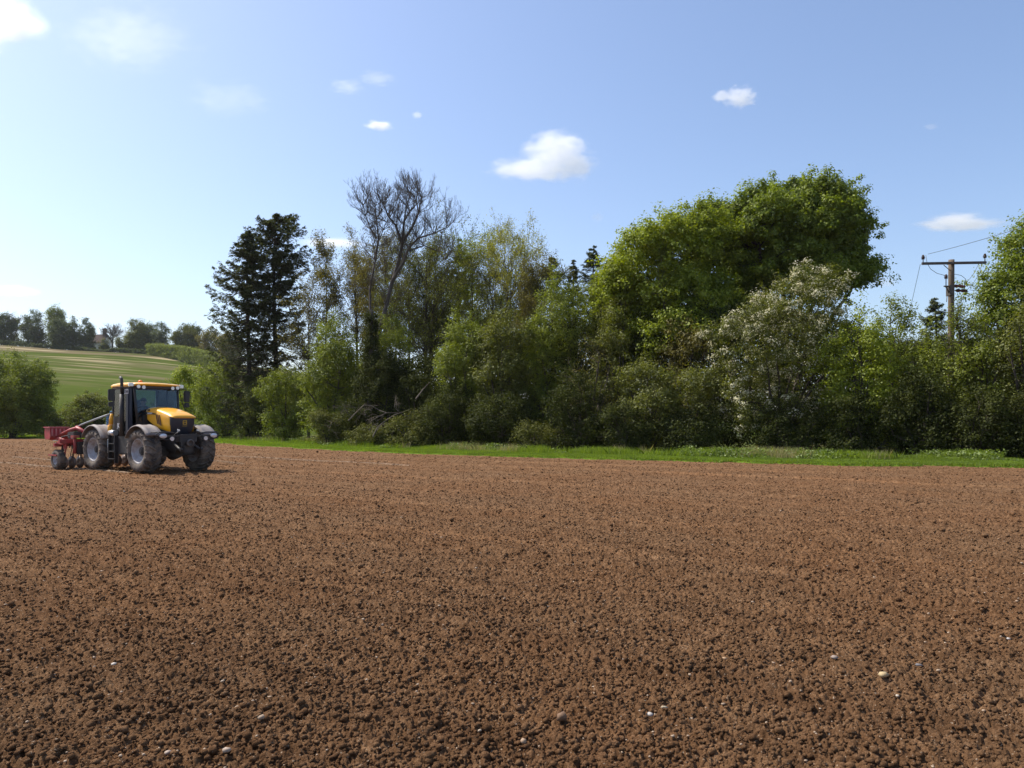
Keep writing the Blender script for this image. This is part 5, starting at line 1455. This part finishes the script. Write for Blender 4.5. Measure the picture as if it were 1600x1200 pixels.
# cab
x0, x1, yw, zb, zt = -0.85, 0.50, 0.80, 1.36, 2.86
def post(a, b, wd=.05): g.tube([a, b], wd, 6)
g = Geo()
for sgn in (-1, 1):
    post((x1 + .16, sgn * .74, 1.62), (x1, sgn * .78, zt), .045)       # front pillars
    post((x0, sgn * .80, zb), (x0, sgn * .78, zt), .055)
    post((-.18, sgn * .82, zb), (-.2, sgn * .79, zt), .04)
    post((x0, sgn * .79, zt - .02), (x1, sgn * .78, zt - .02), .045)
post((x1, -.78, zt - .02), (x1, .78, zt - .02), .045); post((x0, -.78, zt), (x0, .78, zt), .05)
g.box((-.15, 0, zb - .02), (1.55, 1.62, .12)); g.box((x1 + .10, 0, 1.58), (.14, 1.5, .26)); g.box((x0 - .01, 0, 1.62), (.08, 1.55, .5))
g.box((-.5, -.83, 1.62), (.66, .05, .5)); g.box((-.5, .83, 1.62), (.66, .05, .5))
g.build('cab_frame', BK, trac, 0.008)
def pane(name, q, lab=None):
    me = bpy.data.meshes.new(name); me.from_pydata(q, [], [(0, 1, 2, 3)]); me.materials.append(GL); o = link(name, me, trac)
    m_ = o.modifiers.new('s', 'SOLIDIFY'); m_.thickness = .006; return o
pane('windscreen', [(x1 + .15, -.72, 1.68), (x1 + .15, .72, 1.68), (x1 + .02, .75, zt - .05), (x1 + .02, -.75, zt - .05)])
for sgn in (-1, 1):
    pane('side_window', [(-.14, sgn * .81, 1.44), (x1 + .10, sgn * .77, 1.66), (x1 - .02, sgn * .785, zt - .06), (-.16, sgn * .79, zt - .06)])
    pane('side_window', [(x0 + .05, sgn * .81, 1.88), (-.22, sgn * .82, 1.88), (-.24, sgn * .79, zt - .06), (x0 + .05, sgn * .79, zt - .06)])
pane('rear_window', [(x0, -.72, 1.88), (x0, .72, 1.88), (x0, .74, zt - .06), (x0, -.74, zt - .06)])
# roof
def rr_ring(x, hw_, z, zt_):
    return [(x, -hw_, z), (x, -hw_ * 1.02, z + (zt_ - z) * .5), (x, -hw_ * .93, zt_ - .02), (x, -hw_ * .5, zt_), (x, 0, zt_ + .008), (x, hw_ * .5, zt_), (x, hw_ * .93, zt_ - .02), (x, hw_ * 1.02, z + (zt_ - z) * .5), (x, hw_, z)]
g = Geo(); g.loft([rr_ring(-1.02, .70, 2.88, 2.97), rr_ring(-.95, .82, 2.86, 3.01), rr_ring(-.4, .86, 2.87, 3.045), rr_ring(.2, .86, 2.87, 3.045), rr_ring(.50, .85, 2.90, 3.02), rr_ring(.62, .78, 2.93, 3.0), rr_ring(.68, .66, 2.95, 2.98)])
roof = g.build('roof', Y_, trac, 0.0)
g = Geo(); g.box((.50, 0, 2.87), (.22, 1.5, .07)); g.box((-.15, 0, 2.865), (1.5, 1.5, .03)); g.build('roof_lining', BK, roof, 0.01)
for sgn in (-1, 1):
    for k, (yy, zz) in enumerate(((.52, 2.86), (.70, 2.88))):
        g = Geo(); g.cyl((.60, sgn * yy, zz), (.655, sgn * yy, zz), .05, .062, 14); g.build('work_light', LMP, roof)
    g = Geo(); g.box((.52, sgn * .90, 2.94), (.12, .16, .12)); g.build('roof_light', LMP, roof, 0.02)
    mx, my, mz = (.18, 1.38, 2.58) if sgn < 0 else (.36, 1.22, 2.60)
    g = Geo(); g.tube([(.46, sgn * .80, 2.84), (mx + .03, sgn * (my - .04), mz + .27), (mx - .03, sgn * (my - .02), mz)], .016); ma = g.build('mirror_arm', DK, trac)
    g = Geo(); g.box((mx, sgn * my, mz), (.09, .22, .40)); g.box((mx, sgn * my, mz - .31), (.08, .20, .17)); mm = g.build('mirror', BK, trac, 0.025)
    g = Geo(); g.box((mx - .05, sgn * my, mz), (.012, .18, .35)); g.build('mirror_glass', CHR, mm)
g = Geo(); g.cyl((-.55, 0, 3.04), (-.55, 0, 3.07), .08, n=18); g.loft([[(-.55 + r_ * math.cos(t), r_ * math.sin(t), z_) for t in [k * math.pi / 9 for k in range(18)]] for z_, r_ in ((3.07, .075), (3.12, .075), (3.155, .055), (3.17, .02))]); g.build('beacon', AMB, roof)
# exhaust stack and the dark column it stands on
g = Geo(); g.tube([(.12, -1.0, 1.2), (.12, -1.0, 2.62)], .075, 18); g.tube([(.12, -1.0, 2.6), (.12, -1.0, 3.05), (.10, -1.0, 3.13), (.03, -1.0, 3.20)], .052, 14); g.build('exhaust', DK, trac)
g = Geo(); g.box((.40, -.90, 2.02), (.22, .16, 1.65)); g.build('air_intake', paint('blue_black', (0.018, .024, .045), .35), trac, 0.04)
g = Geo(); g.box((.40, -.985, 2.70), (.26, .012, .15)); g.build('number_plate', PLT, trac, .004)
text('lettering', '3200', .12, (.40, -.993, 2.70), (R(90), 0, 0), DK, trac)
text('lettering', 'JCB', .21, (-.22, -.902, 1.55), (R(90), 0, 0), WHT, trac)
g = Geo(); g.box((-.22, -.88, 1.54), (.62, .04, .34)); g.build('side_panel', BK, trac, .006)
# yellow upright corner trim in two pieces
g = Geo(); g.tube([(-.70, -.96, 1.60), (-.67, -.96, 1.80), (-.65, -.95, 1.96)], [.075, .07, .045], 10); g.build('corner_trim', Y_, trac)
g = Geo(); g.tube([(-.74, -.97, 1.22), (-.74, -.97, 1.45), (-.72, -.97, 1.575)], [.06, .08, .078], 10); g.build('corner_trim', Y_, trac)
# coiled blue hoses behind the cab
for k, yy in enumerate((-.72, -.58)):
    pts = [(-1.36 + .06 * math.cos(t), yy + .06 * math.sin(t), 1.95 - .55 * t / (2 * math.pi * 9)) for t in np.linspace(0, 2 * math.pi * 9, 150)]
    g = Geo(); g.tube(pts, .017, 6); g.tube([(-.9, yy, 2.05), (-1.22, yy, 2.05), (-1.30, yy, 1.95)], .014, 6); g.build('coiled_hose', BLU if k == 0 else paint('light_hose', (.35, .5, .6), .4), trac)
# rear deck, seat, wheel
g = Geo(); g.box((-1.7, 0, 1.22), (1.3, 1.1, .12)); g.box((-2.1, 0, .95), (.3, .5, .5)); g.build('rear_deck', DK, trac, .02)
g = Geo(); g.box((-.35, 0, 1.62), (.5, .5, .14)); g.box((-.58, 0, 1.98), (.14, .48, .66)); g.box((-.6, 0, 2.38), (.1, .28, .18)); g.box((-.35, 0, 1.48), (.3, .3, .2)); g.build('seat', SEA, trac, .04)
g = Geo(); n_ = 28
g.tube([(.16 + .07 * math.cos(2 * math.pi * k / n_), .19 * math.sin(2 * math.pi * k / n_), 1.98 + .17 * math.cos(2 * math.pi * k / n_)) for k in range(n_ + 1)], .016, 8); g.tube([(.16, 0, 1.98), (.38, 0, 1.5)], .035); g.box((.42, 0, 1.95), (.16, .5, .22)); g.build('steering_wheel', BK, trac)
g = Geo(); g.tube([(.62, -.5, 1.70), (.64, -.2, 1.84), (.63, .1, 2.06)], .012); g.build('windscreen_wiper', BK, trac)
# rear link
g = Geo(); g.tube([(-1.7, -.35, .85), (-2.5, -.45, .62)], .05); g.tube([(-1.7, .35, .85), (-2.5, .45, .62)], .05); g.tube([(-1.8, 0, 1.2), (-2.5, 0, 1.35)], .04); g.build('rear_linkage', DK, trac)

# ------------------------------------------------------------------ the driver
def person():
    root = thing('person', 'person in dark clothes driving the tractor, seated with both hands on the steering wheel', 'person', (0, 0, 0))
    m3 = Matrix.Translation((TX, TY, -.02)) @ Matrix.Rotation(TH, 4, 'Z') @ Matrix.Translation((-.35, 0, 1.69))
    root.matrix_world = m3
    me = bpy.data.meshes.new('body'); V = []; E = []; Rr = []
    def v(p, r): V.append(p); Rr.append(r); return len(V) - 1
    def ch(i, pts):
        for p, r in pts: j = v(p, r); E.append((i, j)); i = j
        return i
    pel = v((-.05, 0, .10), .15); ch_ = ch(pel, [((-.06, 0, .28), .14), ((-.05, 0, .44), .155), ((-.03, 0, .52), .10), ((-.01, 0, .58), .055), ((.01, 0, .65), .075), ((.02, 0, .73), .095), ((.015, 0, .80), .07)])
    neck = 3
    for s in (-1, 1):
        sh_ = v((-.03, s * .18, .50), .062); E.append((neck, sh_))
        w_ = ch(sh_, [((.06, s * .24, .30), .048), ((.16, s * .23, .20), .042), ((.34, s * .19, .28), .032), ((.44, s * .17, .33), .024), ((.49, s * .165, .345), .026)])
        for k in range(4):
            yy = s * (.145 + .017 * k); ch(w_, [((.52, yy, .365 - .006 * k), .0095), ((.545, yy, .35 - .006 * k), .009), ((.54, yy, .325), .0085)])
        ch(w_, [((.495, s * .135, .36), .011), ((.515, s * .115, .355), .009)])
        hip = v((.02, s * .10, .08), .095); E.append((pel, hip))
        ch(hip, [((.25, s * .13, .12), .08), ((.42, s * .14, .10), .062), ((.48, s * .14, -.10), .052), ((.46, s * .14, -.26), .04), ((.56, s * .14, -.29), .038)])
    me.from_pydata(V, E, []); o = link('body', me, root)
    sk = o.modifiers.new('skin', 'SKIN'); sk.use_smooth_shade = True
    for d, r in zip(me.skin_vertices[0].data, Rr): d.radius = (r, r)
    me.skin_vertices[0].data[0].use_root = True
    ss = o.modifiers.new('sub', 'SUBSURF'); ss.levels = 2; ss.render_levels = 2
    m, nt, out = newmat('driver_clothes')
    tc = nt.nodes.new('ShaderNodeTexCoord'); sp = nt.nodes.new('ShaderNodeSeparateXYZ'); nt.links.new(tc.outputs['Object'], sp.inputs[0])
    skin = mth(nt, 'GREATER_THAN', sp.outputs['Z'], .565)
    hand = mth(nt, 'GREATER_THAN', sp.outputs['X'], .43); hz_ = mth(nt, 'GREATER_THAN', sp.outputs['Z'], .2); hand = mth(nt, 'MULTIPLY', hand, hz_)
    col = mixc(nt, mth(nt, 'MAXIMUM', skin, hand), (.03, .035, .05), (.42, .25, .18))
    p = N(nt, 'ShaderNodeBsdfPrincipled', Roughness=.8); nt.links.new(col, p.inputs['Base Color']); nt.links.new(p.outputs[0], out.inputs['Surface']); me.materials.append(m)
    g = Geo(); g.loft([[(.01 + a * math.cos(t), b * math.sin(t), z) for t in [k * math.pi / 8 for k in range(16)]] for z, a, b in ((.72, .108, .095), (.77, .108, .095), (.82, .088, .078), (.848, .045, .04))]); g.build('hair', paint('dark_hair', (.03, .02, .015), .8), root)
    sk_ = paint('face_skin', (.42, .25, .18), .6)
    g = Geo(); g.loft([[(.095 + a, b * math.sin(t), .700 + z + c * math.cos(t)) for t in [k * math.pi / 4 for k in range(8)]] for a, b, c, z in ((0, .016, .03, 0), (.022, .013, .018, -.012), (.03, .006, .008, -.018))]); g.build('nose', sk_, root)
    for s in (-1, 1):
        g = Geo(); g.cyl((.098, s * .035, .725), (.108, s * .035, .725), .011, .009, 10); g.build('eye', paint('eye', (.05, .04, .04), .3) if s < 0 else bpy.data.materials['eye'], root)
        g = Geo(); g.loft([[(.01 + r * math.cos(t), s * (.088 + y), .70 + 1.5 * r * math.sin(t)) for t in [k * math.pi / 5 for k in range(10)]] for y, r in ((0, .014), (.018, .02), (.024, .014))]); g.build('ear', sk_, root)
    g = Geo(); g.box((.10, 0, .655), (.012, .045, .008)); g.build('mouth', paint('lips', (.3, .12, .10), .6), root, .002)
person()

# ------------------------------------------------------------------ the red drill behind the tractor
drl = thing('seed_drill', 'red wide drill towed behind the tractor with a grey link arm and small end wheels', 'seed drill', (TX, TY, -0.02), TH)
g = Geo(); g.box((-2.75, 0, 1.0), (.14, 3.5, .14)); g.box((-3.15, 0, .86), (.12, 3.5, .12)); g.box((-2.95, -1.6, .93), (.5, .1, .1)); g.box((-2.95, 1.6, .93), (.5, .1, .1)); g.box((-2.95, 0, .93), (.5, .1, .1))
g.tube([(-2.55, -.45, .6), (-2.6, -.4, 1.1), (-2.62, 0, 1.45), (-2.6, .4, 1.1), (-2.55, .45, .6)], .05); g.build('frame', RED, drl, 0.01)
g = Geo(); g.loft([[(-2.62 - .02 * k_, -1.05, 1.28) for k_ in range(1)] * 0 or [(-2.5 + .0, -.95 + .06 * math.cos(t), 1.30 + .06 * math.sin(t)) for t in [k * math.pi / 5 for k in range(10)]],
    [(-2.9, -1.05 + .085 * math.cos(t), 1.46 + .07 * math.sin(t)) for t in [k * math.pi / 5 for k in range(10)]],
    [(-3.25, -1.15 + .09 * math.cos(t), 1.38 + .07 * math.sin(t)) for t in [k * math.pi / 5 for k in range(10)]],
    [(-3.7, -1.3 + .07 * math.cos(t), 1.20 + .06 * math.sin(t)) for t in [k * math.pi / 5 for k in range(10)]],
    [(-4.0, -1.35 + .05 * math.cos(t), 1.12 + .05 * math.sin(t)) for t in [k * math.pi / 5 for k in range(10)]]])
g.build('folding_arm', RED, drl)
# hopper box at the far left with a slatted lid
g = Geo(); g.loft([[(-3.75 + a, y, z - .04) for a, z in ((-.42, 1.08), (-.46, 1.20), (-.46, 1.50), (-.02, 1.50), (.02, 1.20), (-.06, 1.08))] for y in (-1.62, -.95)], smooth=False); hp_ = g.build('hopper', RED, drl, .012)
g = Geo(); g.box((-4.01, -1.285, 1.485), (.50, .72, .04)); g.build('lid', paint('faded_red', (.50, .13, .13), .6), hp_, .01)
g = Geo()
for k in range(5): g.box((-3.72, -1.56 + .135 * k, 1.31), (.02, .05, .26))
g.build('slats', paint('dusty_pink', (.45, .18, .17), .7), hp_, .004)
g = Geo(); g.tube([(-2.9, -1.35, .95), (-3.5, -1.4, 1.08), (-4.2, -1.4, 1.06)], .055); g.tube([(-3.15, -1.0, .9), (-3.7, -.9, 1.05), (-4.2, -1.1, 1.06)], .045); g.build('hopper_bracket', RED, drl)
# end wheels with red scraper bar
for sy in (-1.62, 1.62):
    g = Geo(); g.lathe([(-.10, .17), (-.13, .22), (-.13, .30), (-.08, .335), (0, .34), (.08, .335), (.13, .30), (.13, .22), (.10, .17)], n=36)
    for k in range(22):
        t = 2 * math.pi * k / 22; g.box((.34 * math.cos(t), 0, .34 * math.sin(t)), (.03, .2, .03), Matrix.Rotation(-t, 3, 'Y'))
    wq = g.build('support_wheel', TYR, drl); wq.location = (-3.1, sy, .34)
    g = Geo(); g.lathe([(-.11, .175), (-.06, .15), (-.03, .05), (-.07, .02)], n=28); g.lathe([(.11, .175), (.06, .15), (.03, .05), (.07, .02)], n=28); rq = g.build('rim', RIM, wq)
    g = Geo(); g.box((-3.15, sy - .17 * (1 if sy < 0 else -1), .50), (.62, .04, .05)); g.build('scraper_bar', RED, drl, .008)
    g = Geo(); g.tube([(-3.1, sy, .34), (-3.05, sy * .94, .6), (-3.05, sy * .92, .85)], .04); g.build('wheel_arm', DK, drl)
# discs, coulters and springs along the beams
for k in range(12):
    yy = -1.5 + 3.0 * k / 11
    g = Geo(); g.tube([(-2.75, yy, .95), (-2.85, yy, .6), (-2.95, yy + .02, .30)], .026, 6); g.box((-2.85, yy, .78), (.16, .07, .12)); cq = g.build('coulter_arm', DK if k % 3 else RED, drl, .0)
    g = Geo(); g.lathe([(-.012, .02), (-.03, .10), (0, .23), (.012, .22), (-.015, .10), (0, .02)], n=28); dq = g.build('disc', DIS, drl); dq.location = (-2.95, yy, .235); dq.rotation_euler = (0, 0, R(12))
    g = Geo(); g.tube([(-3.15, yy + .12, .82), (-3.3, yy + .12, .55), (-3.42, yy + .12, .12)], .014, 5); g.build('tine', DK, drl)
g = Geo(); g.box((-2.9, -.2, 1.22), (.5, 2.2, .22)); g.box((-2.55, -1.1, .75), (.2, .25, .45)); g.build('distributor', DK, drl, .02)
g = Geo(); g.cyl((-2.62, -1.28, .55), (-2.62, -1.28, 1.15), .055, n=12); g.box((-2.6, -1.28, 1.16), (.22, .2, .08)); g.build('red_post', RED, drl, .0)
g = Geo()
for yy in (-1.55, -1.3, -.9, -.5): g.tube([(-2.9, yy * .6, 1.3), (-3.0, yy, 1.15), (-2.95, yy, .75)], .018, 6)
g.build('seed_tube', DK, drl)
g = Geo(); g.box((-3.35, -1.5, .92), (.3, .12, .03)); g.box((-3.3, -1.62, 1.02), (.22, .1, .02)); g.build('footplate', GRY, drl)
g = Geo(); g.tube([(-1.05, -.75, 1.98), (-1.9, -.85, 1.80), (-2.75, -.95, 1.60), (-2.95, -1.0, 1.52)], .035, 8); g.build('link_arm', GRY, drl)
g = Geo(); g.tube([(-2.95, -1.0, 1.52), (-3.1, -1.0, 1.50)], .05, 8); g.tube([(-2.9, -1.0, 1.2), (-2.95, -1.0, 1.52)], .04, 8); g.build('arm_bracket', RED, drl)
g = Geo(); g.tube([(-1.3, -.5, 1.4), (-1.8, -.6, 1.42), (-2.3, -.7, 1.5), (-2.9, -.8, 1.42)], .022, 6); g.tube([(-1.3, -.4, 1.4), (-1.9, -.5, 1.38), (-2.4, -.6, 1.44), (-2.9, -.7, 1.38)], .02, 6); g.build('hydraulic_hoses', DK, drl)
